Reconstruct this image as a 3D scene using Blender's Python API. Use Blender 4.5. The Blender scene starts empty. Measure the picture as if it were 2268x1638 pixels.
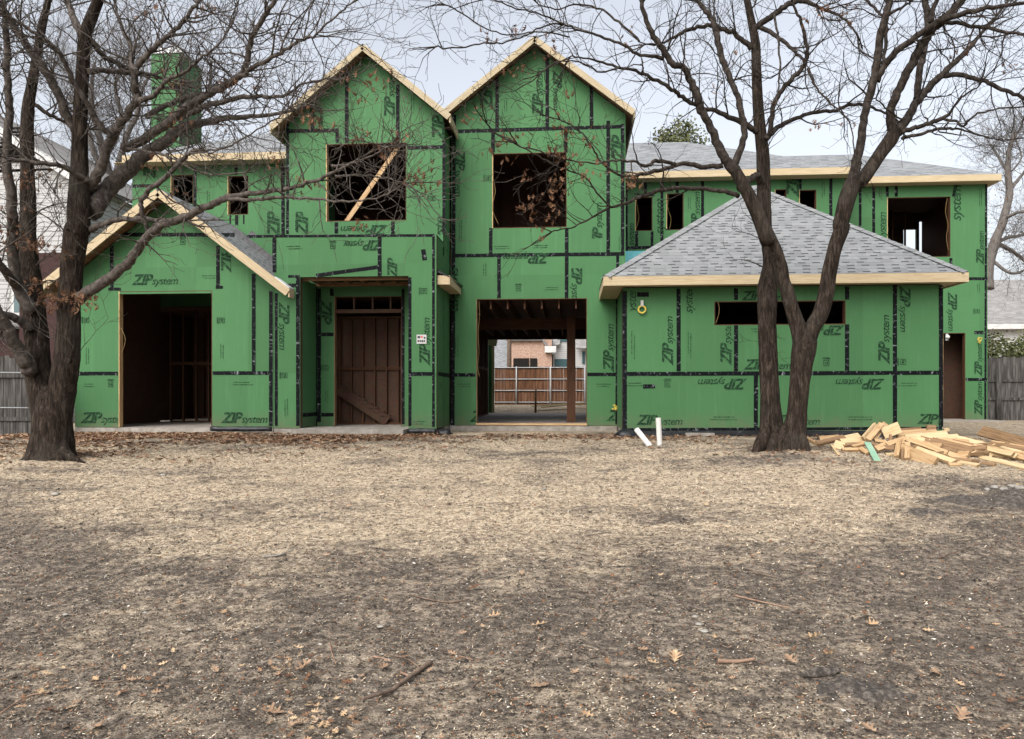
import bpy, bmesh, math, random
import numpy as np
from mathutils import Vector, noise as mnoise
R = math.radians
scene = bpy.context.scene
COL = scene.collection

# ---------------------------------------------------------------- camera, sky, sun, exposure
F = 1700.0            # focal length in pixels of a 2268 px wide picture
TH = R(4.4)           # the camera is turned a little to the left of the house's normal
ZC = 0.92             # eye height above the ground at the house (the lawn falls towards the camera)
HOR = 871.0
cd = bpy.data.cameras.new('camera')
cam = bpy.data.objects.new('camera', cd)
COL.objects.link(cam)
cd.lens = 36.0 * F / 2268.0
cd.sensor_width = 36.0
cd.shift_y = (HOR - 819.0) / 2268.0
cd.clip_start = 0.05
cd.clip_end = 2000
cam.location = (0, 0, ZC)
cam.rotation_euler = (R(90), 0, TH)
scene.camera = cam

world = bpy.data.worlds.new('World')
scene.world = world
world.use_nodes = True
nt = world.node_tree
bg = nt.nodes['Background']
sky = nt.nodes.new('ShaderNodeTexSky')
sky.sky_type = 'NISHITA'
sky.sun_disc = False
sky.sun_elevation = R(44)
sky.sun_rotation = R(205)
sky.air_density = 1.0
sky.dust_density = 6.0
sky.ozone_density = 1.0
hs = nt.nodes.new('ShaderNodeHueSaturation')      # thin even cloud: the blue is mostly washed out
hs.inputs['Saturation'].default_value = 0.33
nt.links.new(sky.outputs[0], hs.inputs['Color'])
nt.links.new(hs.outputs[0], bg.inputs['Color'])
bg.inputs['Strength'].default_value = 0.15

sd = bpy.data.lights.new('sun', 'SUN')
sd.energy = 0.6
sd.angle = R(60)
sd.color = (1.0, 0.97, 0.92)
sun = bpy.data.objects.new('sun', sd)
COL.objects.link(sun)
sun.rotation_euler = (R(46), 0, R(-25))           # high, behind the camera's left shoulder

scene.view_settings.view_transform = 'Standard'
scene.view_settings.look = 'None'
scene.view_settings.exposure = 1.08
scene.view_settings.gamma = 1.0
scene.render.film_transparent = False
scene.cycles.max_bounces = 6
scene.cycles.use_denoising = True

rnd = random.Random(7)

# ---------------------------------------------------------------- sight lines to real planes
def PY(u, v, Y):
    X = Y * math.tan(math.atan((u - 1134) / F) - TH)
    d = -X * math.sin(TH) + Y * math.cos(TH)
    return Vector((X, Y, ZC + (HOR - v) * d / F))
def PXc(u, v, X):
    Y = X / math.tan(math.atan((u - 1134) / F) - TH)
    d = -X * math.sin(TH) + Y * math.cos(TH)
    return Vector((X, Y, ZC + (HOR - v) * d / F))
def smooth(a, b, x):
    t = min(1, max(0, (x - a) / (b - a)))
    return t * t * (3 - 2 * t)
def zg(x, y):
    z = -0.63 * (1 - smooth(2, 15, y)) + 0.36 * smooth(28, 36, y)
    z += .09 * smooth(7.7, 8.6, x) * smooth(19, 22.5, y) * (1 - smooth(27, 34, y))
    z += 0.05 * mnoise.noise((x * .35, y * .35, 3.1)) * (1 - smooth(15, 16.3, y))
    z += 0.10 * math.exp(-((x - 3.4) ** 2 + (y - 12.5) ** 2) / 1.0)      # mound round the right tree
    z += 0.06 * math.exp(-((x + 7.9) ** 2 + (y - 11.1) ** 2) / 0.8)
    return z
def G(u, v):
    """where the sight line through a pixel meets the ground"""
    y = 12.0
    lo, hi = 2.2, 60.0
    for _ in range(50):
        y = (lo + hi) / 2
        p = PY(u, v, y)
        if p.z > zg(p.x, p.y): lo = y
        else: hi = y
    p = PY(u, v, y)
    return Vector((p.x, p.y, zg(p.x, p.y)))

# ---------------------------------------------------------------- mesh builder and object helpers
class MB:
    def __init__(s):
        s.v = []; s.f = []; s.uv = []; s.m = []; s.sm = []
    def face(s, pts, uvs=None, mi=0, smooth=False):
        b = len(s.v)
        s.v.extend([tuple(p) for p in pts])
        s.f.append(tuple(range(b, b + len(pts))))
        s.uv.append(uvs if uvs else [(0, 0)] * len(pts))
        s.m.append(mi); s.sm.append(smooth)
    def bar(s, p0, p1, w, t, side=None, mi=0, uoff=None):
        """a board from p0 to p1: w across, t along the 'side' normal"""
        p0 = Vector(p0); p1 = Vector(p1)
        a = p1 - p0; L = a.length
        if L < 1e-6: return
        a.normalize()
        n = Vector(side) if side is not None else Vector((0, 0, 1))
        n = n - a * n.dot(a)
        if n.length < 1e-4:
            n = Vector((0, 1, 0)) - a * a.y
        n.normalize()
        c = a.cross(n); c.normalize()
        hw, ht = c * (w / 2), n * (t / 2)
        q = [p0 - hw - ht, p0 + hw - ht, p0 + hw + ht, p0 - hw + ht]
        r = [x + a * L for x in q]
        u0 = rnd.random() * 40 if uoff is None else uoff
        y0 = rnd.random() * 40 if uoff is None else 0
        dims = (w, t, w, t)
        for k in range(4):
            j = (k + 1) % 4
            y1 = y0 + dims[k]
            s.face([q[k], q[j], r[j], r[k]], [(u0, y0), (u0, y1), (u0 + L, y1), (u0 + L, y0)], mi)
            y0 = y1
        s.face(q[::-1], [(u0, 0), (u0 + w * .3, 0), (u0 + w * .3, t), (u0, t)], mi)
        s.face(r, [(u0, 0), (u0 + w * .3, 0), (u0 + w * .3, t), (u0, t)], mi)
    def box(s, x0, x1, y0, y1, z0, z1, mi=0):
        P = lambda x, y, z: (x, y, z)
        for pts, ax in (([P(x0,y0,z0),P(x1,y0,z0),P(x1,y0,z1),P(x0,y0,z1)], 1), ([P(x1,y1,z0),P(x0,y1,z0),P(x0,y1,z1),P(x1,y1,z1)], 1),
                    ([P(x0,y1,z0),P(x0,y0,z0),P(x0,y0,z1),P(x0,y1,z1)], 0), ([P(x1,y0,z0),P(x1,y1,z0),P(x1,y1,z1),P(x1,y0,z1)], 0),
                    ([P(x0,y0,z1),P(x1,y0,z1),P(x1,y1,z1),P(x0,y1,z1)], 2), ([P(x0,y1,z0),P(x1,y1,z0),P(x1,y0,z0),P(x0,y0,z0)], 2)):
            if ax == 1: uv = [(p[0], p[2]) for p in pts]
            elif ax == 0: uv = [(p[1], p[2]) for p in pts]
            else: uv = [(p[0], p[1]) for p in pts]
            s.face(pts, uv, mi)
    def tube(s, pts, rad, sides=6, cap=True, mi=0, wob=0.0, smooth=True):
        """one continuous skin round a polyline"""
        n = len(pts)
        b = len(s.v)
        pts = [Vector(p) for p in pts]
        t = (pts[1] - pts[0]).normalized()
        ref = Vector((1, 0, 0)) if abs(t.x) < .8 else Vector((0, 1, 0))
        nx = (ref - t * ref.dot(t)).normalized()
        L = 0
        for i in range(n):
            if i == 0: t = pts[1] - pts[0]
            elif i == n - 1: t = pts[-1] - pts[-2]
            else: t = pts[i + 1] - pts[i - 1]
            if t.length < 1e-9: t = Vector((0, 0, 1))
            t.normalize()
            nx = nx - t * nx.dot(t)
            if nx.length < 1e-6: nx = t.orthogonal()
            nx.normalize()
            ny = t.cross(nx)
            if i: L += (pts[i] - pts[i - 1]).length
            for k in range(sides):
                an = 2 * math.pi * k / sides
                r = rad[i]
                if wob:
                    dv = nx * math.cos(an) + ny * math.sin(an)
                    r *= 1 + wob * mnoise.noise(pts[i] * 2.2 + dv * 1.3) + wob * .5 * mnoise.noise(pts[i] * 6 + dv * 3)
                s.v.append(tuple(pts[i] + (nx * math.cos(an) + ny * math.sin(an)) * r))
        L = 0
        for i in range(n - 1):
            L1 = L + (pts[i + 1] - pts[i]).length
            for k in range(sides):
                j = (k + 1) % sides
                s.f.append((b + i * sides + k, b + i * sides + j, b + (i + 1) * sides + j, b + (i + 1) * sides + k))
                a0, a1 = k / sides, (k + 1) / sides
                s.uv.append([(a0, L), (a1, L), (a1, L1), (a0, L1)])
                s.m.append(mi); s.sm.append(smooth)
            L = L1
        if cap:
            for base, rev in ((b, True), (b + (n - 1) * sides, False)):
                idx = [base + k for k in range(sides)]
                if rev: idx = idx[::-1]
                s.f.append(tuple(idx)); s.uv.append([(0, 0)] * sides); s.m.append(mi); s.sm.append(False)

OFF = {}
def link_mesh(name, mb, mats, parent=None):
    me = bpy.data.meshes.new(name)
    o = Vector(OFF.get(parent.name, (0, 0, 0))) if parent else Vector((0, 0, 0))
    v = np.array(mb.v, dtype=np.float64).reshape(-1, 3) - np.array(o)
    me.from_pydata(v.tolist(), [], mb.f)
    uvl = me.uv_layers.new(name='UVMap')
    flat = np.array([c for f in mb.uv for p in f for c in p], dtype=np.float32)
    uvl.data.foreach_set('uv', flat)
    me.polygons.foreach_set('material_index', np.array(mb.m, dtype=np.int32))
    me.polygons.foreach_set('use_smooth', np.array(mb.sm, dtype=bool))
    for m in (mats if isinstance(mats, (list, tuple)) else [mats]):
        me.materials.append(m)
    me.update()
    ob = bpy.data.objects.new(name, me)
    COL.objects.link(ob)
    if parent:
        ob.parent = parent
    OFF[ob.name] = tuple(o)
    return ob
def tag(o, label=None, cat=None, group=None, kind=None):
    if label: o['label'] = label
    if cat: o['category'] = cat
    if group: o['group'] = group
    if kind: o['kind'] = kind
    return o
def thing(name, label, cat, loc, group=None):
    o = bpy.data.objects.new(name, None)
    o.empty_display_size = .3
    COL.objects.link(o)
    o.location = loc
    OFF[o.name] = tuple(loc)
    return tag(o, label, cat, group)
def single(name, mb, mats, label, cat, group=None):
    """a thing that is one mesh: origin moved to its base"""
    v = np.array(mb.v)
    base = (float(v[:, 0].mean()), float(v[:, 1].mean()), float(v[:, 2].min()))
    OFF['__tmp'] = base
    class _P: name = '__tmp'
    me_parent = _P()
    me = bpy.data.meshes.new(name)
    me.from_pydata((v - np.array(base)).tolist(), [], mb.f)
    uvl = me.uv_layers.new(name='UVMap')
    uvl.data.foreach_set('uv', np.array([c for f in mb.uv for p in f for c in p], dtype=np.float32))
    me.polygons.foreach_set('material_index', np.array(mb.m, dtype=np.int32))
    me.polygons.foreach_set('use_smooth', np.array(mb.sm, dtype=bool))
    for m in (mats if isinstance(mats, (list, tuple)) else [mats]):
        me.materials.append(m)
    ob = bpy.data.objects.new(name, me)
    COL.objects.link(ob)
    ob.location = base
    return tag(ob, label, cat, group)

# ---------------------------------------------------------------- materials
def new_mat(name):
    m = bpy.data.materials.new(name)
    m.use_nodes = True
    return m, m.node_tree, m.node_tree.nodes['Principled BSDF']
def coords(nt, kind, scale):
    tc = nt.nodes.new('ShaderNodeTexCoord')
    mp = nt.nodes.new('ShaderNodeMapping')
    mp.inputs['Scale'].default_value = scale
    nt.links.new(tc.outputs[kind], mp.inputs['Vector'])
    return mp.outputs[0]
def tex_noise(nt, vec, scale, detail=4, rough=.6, dist=0):
    n = nt.nodes.new('ShaderNodeTexNoise')
    n.inputs['Scale'].default_value = scale
    n.inputs['Detail'].default_value = detail
    n.inputs['Roughness'].default_value = rough
    n.inputs['Distortion'].default_value = dist
    nt.links.new(vec, n.inputs['Vector'])
    return n
def ramp(nt, fac, stops):
    r = nt.nodes.new('ShaderNodeValToRGB')
    e = r.color_ramp.elements
    while len(e) < len(stops): e.new(.5)
    for k, (p, c) in enumerate(stops):
        e[k].position = p
        e[k].color = (*c, 1) if len(c) == 3 else c
    nt.links.new(fac, r.inputs[0])
    return r.outputs[0]
def mix(nt, fac, a, b, mode='MIX'):
    m = nt.nodes.new('ShaderNodeMix')
    m.data_type = 'RGBA'
    m.blend_type = mode
    for sock, val in ((m.inputs[0], fac), (m.inputs[6], a), (m.inputs[7], b)):
        if hasattr(val, 'is_output'): nt.links.new(val, sock)
        elif isinstance(val, (int, float)): sock.default_value = val
        else: sock.default_value = (*val, 1)
    return m.outputs[2]
def math_(nt, op, a, b=None, c=None):
    m = nt.nodes.new('ShaderNodeMath')
    m.operation = op
    for i, val in enumerate((a, b, c)):
        if val is None: continue
        if hasattr(val, 'is_output'): nt.links.new(val, m.inputs[i])
        else: m.inputs[i].default_value = val
    return m.outputs[0]
def bump(nt, bs, h, strength=.3, dist=.02):
    b = nt.nodes.new('ShaderNodeBump')
    b.inputs['Strength'].default_value = strength
    b.inputs['Distance'].default_value = dist
    nt.links.new(h, b.inputs['Height'])
    nt.links.new(b.outputs[0], bs.inputs['Normal'])
def noisy(name, stops, scale=4, kind='Object', stretch=(1, 1, 1), detail=5, rough=.8, bumps=0, bdist=.01, spec=.3, dist=0, nrough=.6):
    m, nt, bs = new_mat(name)
    v = coords(nt, kind, stretch)
    n = tex_noise(nt, v, scale, detail, nrough, dist)
    c = ramp(nt, n.outputs[0], stops)
    nt.links.new(c, bs.inputs['Base Color'])
    bs.inputs['Roughness'].default_value = rough
    bs.inputs['Specular IOR Level'].default_value = spec
    if bumps: bump(nt, bs, n.outputs[0], bumps, bdist)
    return m
def plain(name, c, rough=.6, spec=.4):
    m, nt, bs = new_mat(name)
    bs.inputs['Base Color'].default_value = (*c, 1)
    bs.inputs['Roughness'].default_value = rough
    bs.inputs['Specular IOR Level'].default_value = spec
    return m

GREEN_A, GREEN_B = (.048, .130, .053), (.061, .154, .066)
def make_green():
    m, nt, bs = new_mat('green_sheathing')
    v = coords(nt, 'UV', (1, 1, 1))
    n1 = tex_noise(nt, v, 1.1, 4, .6)
    n2 = tex_noise(nt, v, 45, 3, .6)
    c = mix(nt, n1.outputs[0], GREEN_A, GREEN_B)
    c = mix(nt, ramp(nt, n2.outputs[0], [(.42, (0, 0, 0)), (.6, (.35, .35, .35))]), c, (.034, .115, .042))
    vs = coords(nt, 'UV', (9, .55, 1))
    n3 = tex_noise(nt, vs, 1.3, 4, .65)           # runs of dust and rain marks
    c = mix(nt, ramp(nt, n3.outputs[0], [(.56, (0, 0, 0)), (.8, (.35, .35, .35))]), c, (.10, .205, .115))
    c = mix(nt, ramp(nt, n3.outputs[0], [(.25, (.3, .3, .3)), (.42, (0, 0, 0))]), c, (.032, .11, .042))
    tc = nt.nodes.new('ShaderNodeTexCoord'); sp = nt.nodes.new('ShaderNodeSeparateXYZ')
    nt.links.new(tc.outputs['UV'], sp.inputs[0])
    cb = nt.nodes.new('ShaderNodeCombineXYZ')
    nt.links.new(math_(nt, 'FLOOR', math_(nt, 'DIVIDE', sp.outputs[0], 1.22)), cb.inputs[0])
    nt.links.new(math_(nt, 'FLOOR', math_(nt, 'DIVIDE', math_(nt, 'SUBTRACT', sp.outputs[1], 1.36), 2.44)), cb.inputs[1])
    wn = nt.nodes.new('ShaderNodeTexWhiteNoise'); nt.links.new(cb.outputs[0], wn.inputs['Vector'])
    tone = math_(nt, 'ADD', math_(nt, 'MULTIPLY', wn.outputs[0], .20), .90)
    hsv = nt.nodes.new('ShaderNodeHueSaturation'); nt.links.new(c, hsv.inputs['Color']); nt.links.new(tone, hsv.inputs['Value'])
    c = hsv.outputs[0]
    n5 = tex_noise(nt, v, 5.5, 6, .75)
    low = ramp(nt, sp.outputs[1], [(.10, (1, 1, 1)), (.55, (0, 0, 0))])          # dried mud splashed up the foot of the walls
    spl = math_(nt, 'MULTIPLY', low, math_(nt, 'MULTIPLY', math_(nt, 'SUBTRACT', n5.outputs[0], .34), 2.4))
    c = mix(nt, spl, c, (.115, .092, .064))
    nt.links.new(c, bs.inputs['Base Color'])
    bs.inputs['Roughness'].default_value = .62
    bs.inputs['Specular IOR Level'].default_value = .12
    bump(nt, bs, n2.outputs[0], .25, .004)
    return m
def make_print():
    m, nt, bs = new_mat('black_print')
    v = coords(nt, 'UV', (1, 1, 1))
    n = tex_noise(nt, v, 16, 5, .7)
    c = ramp(nt, n.outputs[0], [(.36, (.008, .019, .011)), (.52, (.015, .042, .020)), (.66, (.045, .135, .055))])
    nt.links.new(c, bs.inputs['Base Color'])
    bs.inputs['Roughness'].default_value = .7
    bs.inputs['Specular IOR Level'].default_value = .08
    return m
def make_tape():
    m, nt, bs = new_mat('black_seam_tape')
    v = coords(nt, 'UV', (3.2, 1.4, 1))
    n = tex_noise(nt, v, 5, 5, .75, .6)
    c = ramp(nt, n.outputs[0], [(.5, (.003, .004, .005)), (.575, (.006, .008, .009)), (.63, (.12, .135, .135)), (.8, (.26, .28, .27))])  # pale flecks: white print, enlarged to paint glints into the colour
    nt.links.new(c, bs.inputs['Base Color'])
    bs.inputs['Roughness'].default_value = .6
    bs.inputs['Specular IOR Level'].default_value = .08
    bump(nt, bs, n.outputs[0], .5, .006)
    return m
def make_wood(name, a, b, dark, knots=.5):
    m, nt, bs = new_mat(name)
    v = coords(nt, 'UV', (1.2, 26, 1))
    n = tex_noise(nt, v, 1.6, 6, .65, .5)
    v2 = coords(nt, 'UV', (.8, 1.6, 1))
    n2 = tex_noise(nt, v2, 1.1, 4, .6)
    c = mix(nt, n2.outputs[0], a, b)
    c = mix(nt, ramp(nt, n.outputs[0], [(.38, (.75, .75, .75)), (.56, (0, 0, 0))]), c, dark)
    vk = coords(nt, 'UV', (2.2, 9, 1))
    vo = nt.nodes.new('ShaderNodeTexVoronoi')
    vo.inputs['Scale'].default_value = 1.0
    nt.links.new(vk, vo.inputs['Vector'])
    k = ramp(nt, vo.outputs['Distance'], [(.06, (knots, knots, knots)), (.13, (0, 0, 0))])
    c = mix(nt, k, c, (dark[0] * .45, dark[1] * .4, dark[2] * .4))
    nt.links.new(c, bs.inputs['Base Color'])
    bs.inputs['Roughness'].default_value = .75
    bs.inputs['Specular IOR Level'].default_value = .25
    bump(nt, bs, n.outputs[0], .25, .004)
    return m
def make_osb():
    m, nt, bs = new_mat('shade_darkened_strand_board')
    v = coords(nt, 'UV', (1, 1, 1))
    vo = nt.nodes.new('ShaderNodeTexVoronoi')
    vo.inputs['Scale'].default_value = 22
    nt.links.new(v, vo.inputs['Vector'])
    n = tex_noise(nt, v, 3, 4)
    c = mix(nt, n.outputs[0], (.042, .018, .009), (.066, .03, .014))  # board colour darkened, the dim interior is painted into it
    c = mix(nt, .28, c, vo.outputs['Color'], 'SOFT_LIGHT')
    nt.links.new(c, bs.inputs['Base Color'])
    bs.inputs['Roughness'].default_value = .8
    return m
def make_shingle(name, base, dk, row=.145, tab=.21):
    """laminated asphalt shingles: courses of random tabs with dark printed shadow bands"""
    m, nt, bs = new_mat(name)
    tc = nt.nodes.new('ShaderNodeTexCoord')
    sp = nt.nodes.new('ShaderNodeSeparateXYZ')
    nt.links.new(tc.outputs['UV'], sp.inputs[0])
    wob = tex_noise(nt, tc.outputs['UV'], 3.0, 2)
    vv = math_(nt, 'ADD', math_(nt, 'DIVIDE', sp.outputs[1], row), math_(nt, 'MULTIPLY', wob.outputs[0], .16))
    rowi = math_(nt, 'FLOOR', vv)
    fr = math_(nt, 'FRACT', vv)
    wn0 = nt.nodes.new('ShaderNodeTexWhiteNoise'); wn0.noise_dimensions = '1D'
    nt.links.new(rowi, wn0.inputs['W'])
    uu = math_(nt, 'ADD', math_(nt, 'DIVIDE', sp.outputs[0], tab), math_(nt, 'MULTIPLY', wn0.outputs[0], 7.3))
    def cell(div, seed):
        ui = math_(nt, 'FLOOR', math_(nt, 'DIVIDE', uu, div))
        cb = nt.nodes.new('ShaderNodeCombineXYZ')
        nt.links.new(ui, cb.inputs[0]); nt.links.new(rowi, cb.inputs[1]); cb.inputs[2].default_value = seed
        w = nt.nodes.new('ShaderNodeTexWhiteNoise'); w.noise_dimensions = '3D'
        nt.links.new(cb.outputs[0], w.inputs['Vector'])
        return w.outputs[0]
    r1, r2 = cell(1.0, 1.5), cell(1.7, 8.5)
    tone = ramp(nt, r2, [(0, tuple(c * .80 for c in base)), (.5, base), (1, tuple(min(1, c * 1.16) for c in base))])
    gr = tex_noise(nt, tc.outputs['UV'], 60, 3, .7)
    tone = mix(nt, ramp(nt, gr.outputs[0], [(.4, (.35, .35, .35)), (.6, (0, 0, 0))]), tone, tuple(c * .6 for c in base))
    big = tex_noise(nt, tc.outputs['UV'], .5, 3)
    tone = mix(nt, ramp(nt, big.outputs[0], [(.4, (.22, .22, .22)), (.7, (0, 0, 0))]), tone, tuple(c * .65 for c in base))
    odd = math_(nt, 'GREATER_THAN', math_(nt, 'FRACT', math_(nt, 'MULTIPLY', math_(nt, 'FLOOR', uu), .5)), .25)
    band = math_(nt, 'MULTIPLY', math_(nt, 'MULTIPLY', odd, math_(nt, 'GREATER_THAN', r1, .22)), math_(nt, 'LESS_THAN', fr, .31))
    c = mix(nt, band, tone, dk)
    line = math_(nt, 'LESS_THAN', fr, .07)
    c = mix(nt, math_(nt, 'MULTIPLY', line, .6), c, dk)
    fu = math_(nt, 'FRACT', uu)
    vl = math_(nt, 'MULTIPLY', math_(nt, 'LESS_THAN', fu, .05), math_(nt, 'GREATER_THAN', r1, .3))
    c = mix(nt, math_(nt, 'MULTIPLY', vl, .35), c, dk)
    nt.links.new(c, bs.inputs['Base Color'])
    bs.inputs['Roughness'].default_value = .95
    bs.inputs['Specular IOR Level'].default_value = .05
    h = math_(nt, 'ADD', math_(nt, 'SUBTRACT', 1.0, fr), math_(nt, 'MULTIPLY', math_(nt, 'GREATER_THAN', r1, .52), -.35))
    bump(nt, bs, h, .5, .012)
    return m
def make_bark():
    m, nt, bs = new_mat('bark')
    v = coords(nt, 'Object', (9, 9, 1.5))
    n = tex_noise(nt, v, 2.8, 8, .75, .7)
    v2 = coords(nt, 'Object', (1, 1, 1))
    n2 = tex_noise(nt, v2, 1.4, 4)
    c = ramp(nt, n.outputs[0], [(.34, (.006, .0045, .0035)), (.5, (.032, .0235, .018)), (.66, (.095, .074, .058))])
    c = mix(nt, ramp(nt, n2.outputs[0], [(.5, (0, 0, 0)), (.75, (.5, .5, .5))]), c, (.085, .078, .065))
    nt.links.new(c, bs.inputs['Base Color'])
    bs.inputs['Roughness'].default_value = .95
    bs.inputs['Specular IOR Level'].default_value = .1
    bump(nt, bs, n.outputs[0], 1.0, .08)
    return m

M = {}
M['green'] = make_green()
M['print'] = make_print()
M['tape'] = make_tape()
M['pine'] = make_wood('pale_pine', (.46, .31, .15), (.54, .39, .21), (.32, .18, .075))
M['fascia'] = make_wood('primed_pine_trim', (.385, .312, .20), (.435, .36, .24), (.31, .235, .135), .2)
M['lumber'] = make_wood('fresh_cut_lumber', (.36, .235, .12), (.45, .325, .19), (.25, .14, .06))
M['lumber_pale'] = make_wood('pale_cut_lumber', (.47, .355, .20), (.53, .42, .26), (.34, .21, .095))
M['lumber_brown'] = make_wood('weathered_lumber', (.17, .10, .053), (.26, .165, .088), (.09, .05, .026))
M['stud'] = make_wood('shade_darkened_framing', (.060, .026, .012), (.092, .041, .02), (.03, .013, .006), .4)  # framing wood far darker than real, interior shade put into its colour
M['osb'] = make_osb()
M['rake'] = make_wood('tree_shade_trim', (.33, .275, .18), (.40, .34, .235), (.25, .20, .125), .2)  # greyer copy of the trim, shade of the trees put into its colour
M['shingle'] = make_shingle('grey_shingle', (.208, .217, .222), (.05, .052, .055), .14, .15)
M['shingle_far'] = make_shingle('far_shingle', (.215, .226, .235), (.07, .074, .08), .16, .26)
M['underlay'] = noisy('teal_underlay', [(.35, (.10, .50, .56)), (.65, (.22, .60, .66))], 6, 'UV', (1, 8, 1), rough=.5)
M['metal'] = noisy('bright_flashing', [(.4, (.42, .44, .46)), (.6, (.58, .60, .61))], 3, rough=.45)
M['membrane'] = noisy('black_membrane', [(.4, (.008, .009, .011)), (.62, (.022, .024, .027)), (.75, (.06, .065, .07))], 9, rough=.4, bumps=.8, bdist=.02)
M['concrete'] = noisy('concrete', [(.3, (.14, .125, .105)), (.5, (.22, .20, .175)), (.7, (.30, .28, .25))], 5, rough=.9, bumps=.3)
M['floor'] = noisy('dusty_slab', [(.3, (.17, .15, .13)), (.7, (.28, .25, .22))], 3, rough=.9)
M['bark'] = make_bark()
M['twig'] = noisy('twig_bark', [(.3, (.028, .023, .020)), (.5, (.066, .056, .049)), (.7, (.12, .105, .092))], 6, 'Object', (3, 3, 2), rough=.95, spec=.1)
M['twig_dark'] = noisy('dark_twig_bark', [(.3, (.012, .010, .008)), (.5, (.032, .026, .022)), (.7, (.065, .055, .047))], 6, 'Object', (3, 3, 2), rough=.95, spec=.1)
M['midleaf'] = noisy('brown_oak_leaf', [(.3, (.14, .085, .05)), (.5, (.25, .165, .105)), (.7, (.36, .26, .175))], 9, rough=.85)
M['endgrain'] = noisy('dark_end_grain', [(.35, (.13, .08, .04)), (.65, (.26, .17, .09))], 30, rough=.9)
M['bark_far'] = noisy('pale_bark', [(.3, (.07, .062, .058)), (.7, (.15, .135, .122))], 5, 'Object', (4, 4, 1), rough=.95)
M['dryleaf'] = noisy('dry_oak_leaf', [(.3, (.055, .026, .014)), (.5, (.115, .055, .028)), (.7, (.21, .12, .066))], 3.5, rough=.8)
M['tanleaf'] = noisy('tan_oak_leaf', [(.3, (.24, .145, .08)), (.5, (.37, .255, .15)), (.7, (.47, .36, .23))], 9, rough=.8)
M['pvc'] = plain('white_plastic_pipe', (.50, .49, .465), .4)
M['white'] = noisy('white_paint', [(.4, (.40, .40, .395)), (.6, (.48, .48, .47))], 2, rough=.6)
M['yellow'] = plain('yellow_plastic', (.50, .38, .06), .5)
M['cable'] = plain('tan_cable', (.27, .18, .065), .6)
M['greyfence'] = noisy('weathered_fence', [(.3, (.017, .016, .015)), (.5, (.048, .045, .042)), (.72, (.11, .104, .096))], 3, 'Object', (7, 7, .7), rough=.95, bumps=.4)
M['brownfence'] = noisy('stained_fence', [(.3, (.06, .025, .012)), (.5, (.125, .056, .028)), (.72, (.21, .105, .055))], 3, 'Object', (7, 7, .5), rough=.85)
M['steel'] = plain('galvanised_steel', (.36, .38, .39), .45)

# ---------------------------------------------------------------- lettering printed on the sheathing
def glyphs(body, bold=0.0, shear=.28, space=1.0):
    c = bpy.data.curves.new('t', 'FONT')
    c.body = body; c.size = 1; c.shear = shear; c.offset = bold; c.space_character = space
    c.resolution_u = 3
    o = bpy.data.objects.new('t', c)
    COL.objects.link(o)
    dg = bpy.context.evaluated_depsgraph_get()
    me = bpy.data.meshes.new_from_object(o.evaluated_get(dg))
    pv = [(v.co.x, v.co.y) for v in me.vertices]
    polys = [[pv[i] for i in p.vertices] for p in me.polygons]
    bpy.data.objects.remove(o); bpy.data.curves.remove(c); bpy.data.meshes.remove(me)
    return polys
def bounds(polys):
    xs = [p[0] for q in polys for p in q]
    return min(xs), max(xs)
ZIPP = glyphs('ZIP', .034, .3, .93)
SYSP = glyphs('system', .006, .3, .9)
def word(kind='ZIPsystem'):
    out = []
    if 'ZIP' in kind:
        out += ZIPP
    if 'system' in kind:
        x1 = bounds(ZIPP)[1] if 'ZIP' in kind else 0
        sc = .74
        x0 = bounds(SYSP)[0]
        out += [[((p[0] - x0) * sc + x1 - .10, p[1] * sc) for p in q] for q in SYSP]
    a, b = bounds(out)
    return [[(p[0] - a, p[1]) for p in q] for q in out], b - a
WORDS = {k: word(k) for k in ('ZIP', 'ZIPsystem', 'system')}

def clip_poly(pts, rect):
    a0, a1, z0, z1 = rect
    for ax, lim, sg in ((0, a0, 1), (0, a1, -1), (1, z0, 1), (1, z1, -1)):
        out = []
        for i in range(len(pts)):
            p, q = pts[i], pts[(i + 1) % len(pts)]
            dp, dq = sg * (p[ax] - lim), sg * (q[ax] - lim)
            if dp >= 0: out.append(p)
            if (dp > 0 > dq) or (dp < 0 < dq):
                t = dp / (dp - dq)
                out.append((p[0] + (q[0] - p[0]) * t, p[1] + (q[1] - p[1]) * t))
        pts = out
        if len(pts) < 3: return []
    return pts

# ---------------------------------------------------------------- the house
HOUSE = thing('house', 'two storey house under construction wrapped in green sheathing with black seam tape', 'house', (0, 20, 0))
Z0 = 0.13

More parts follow.
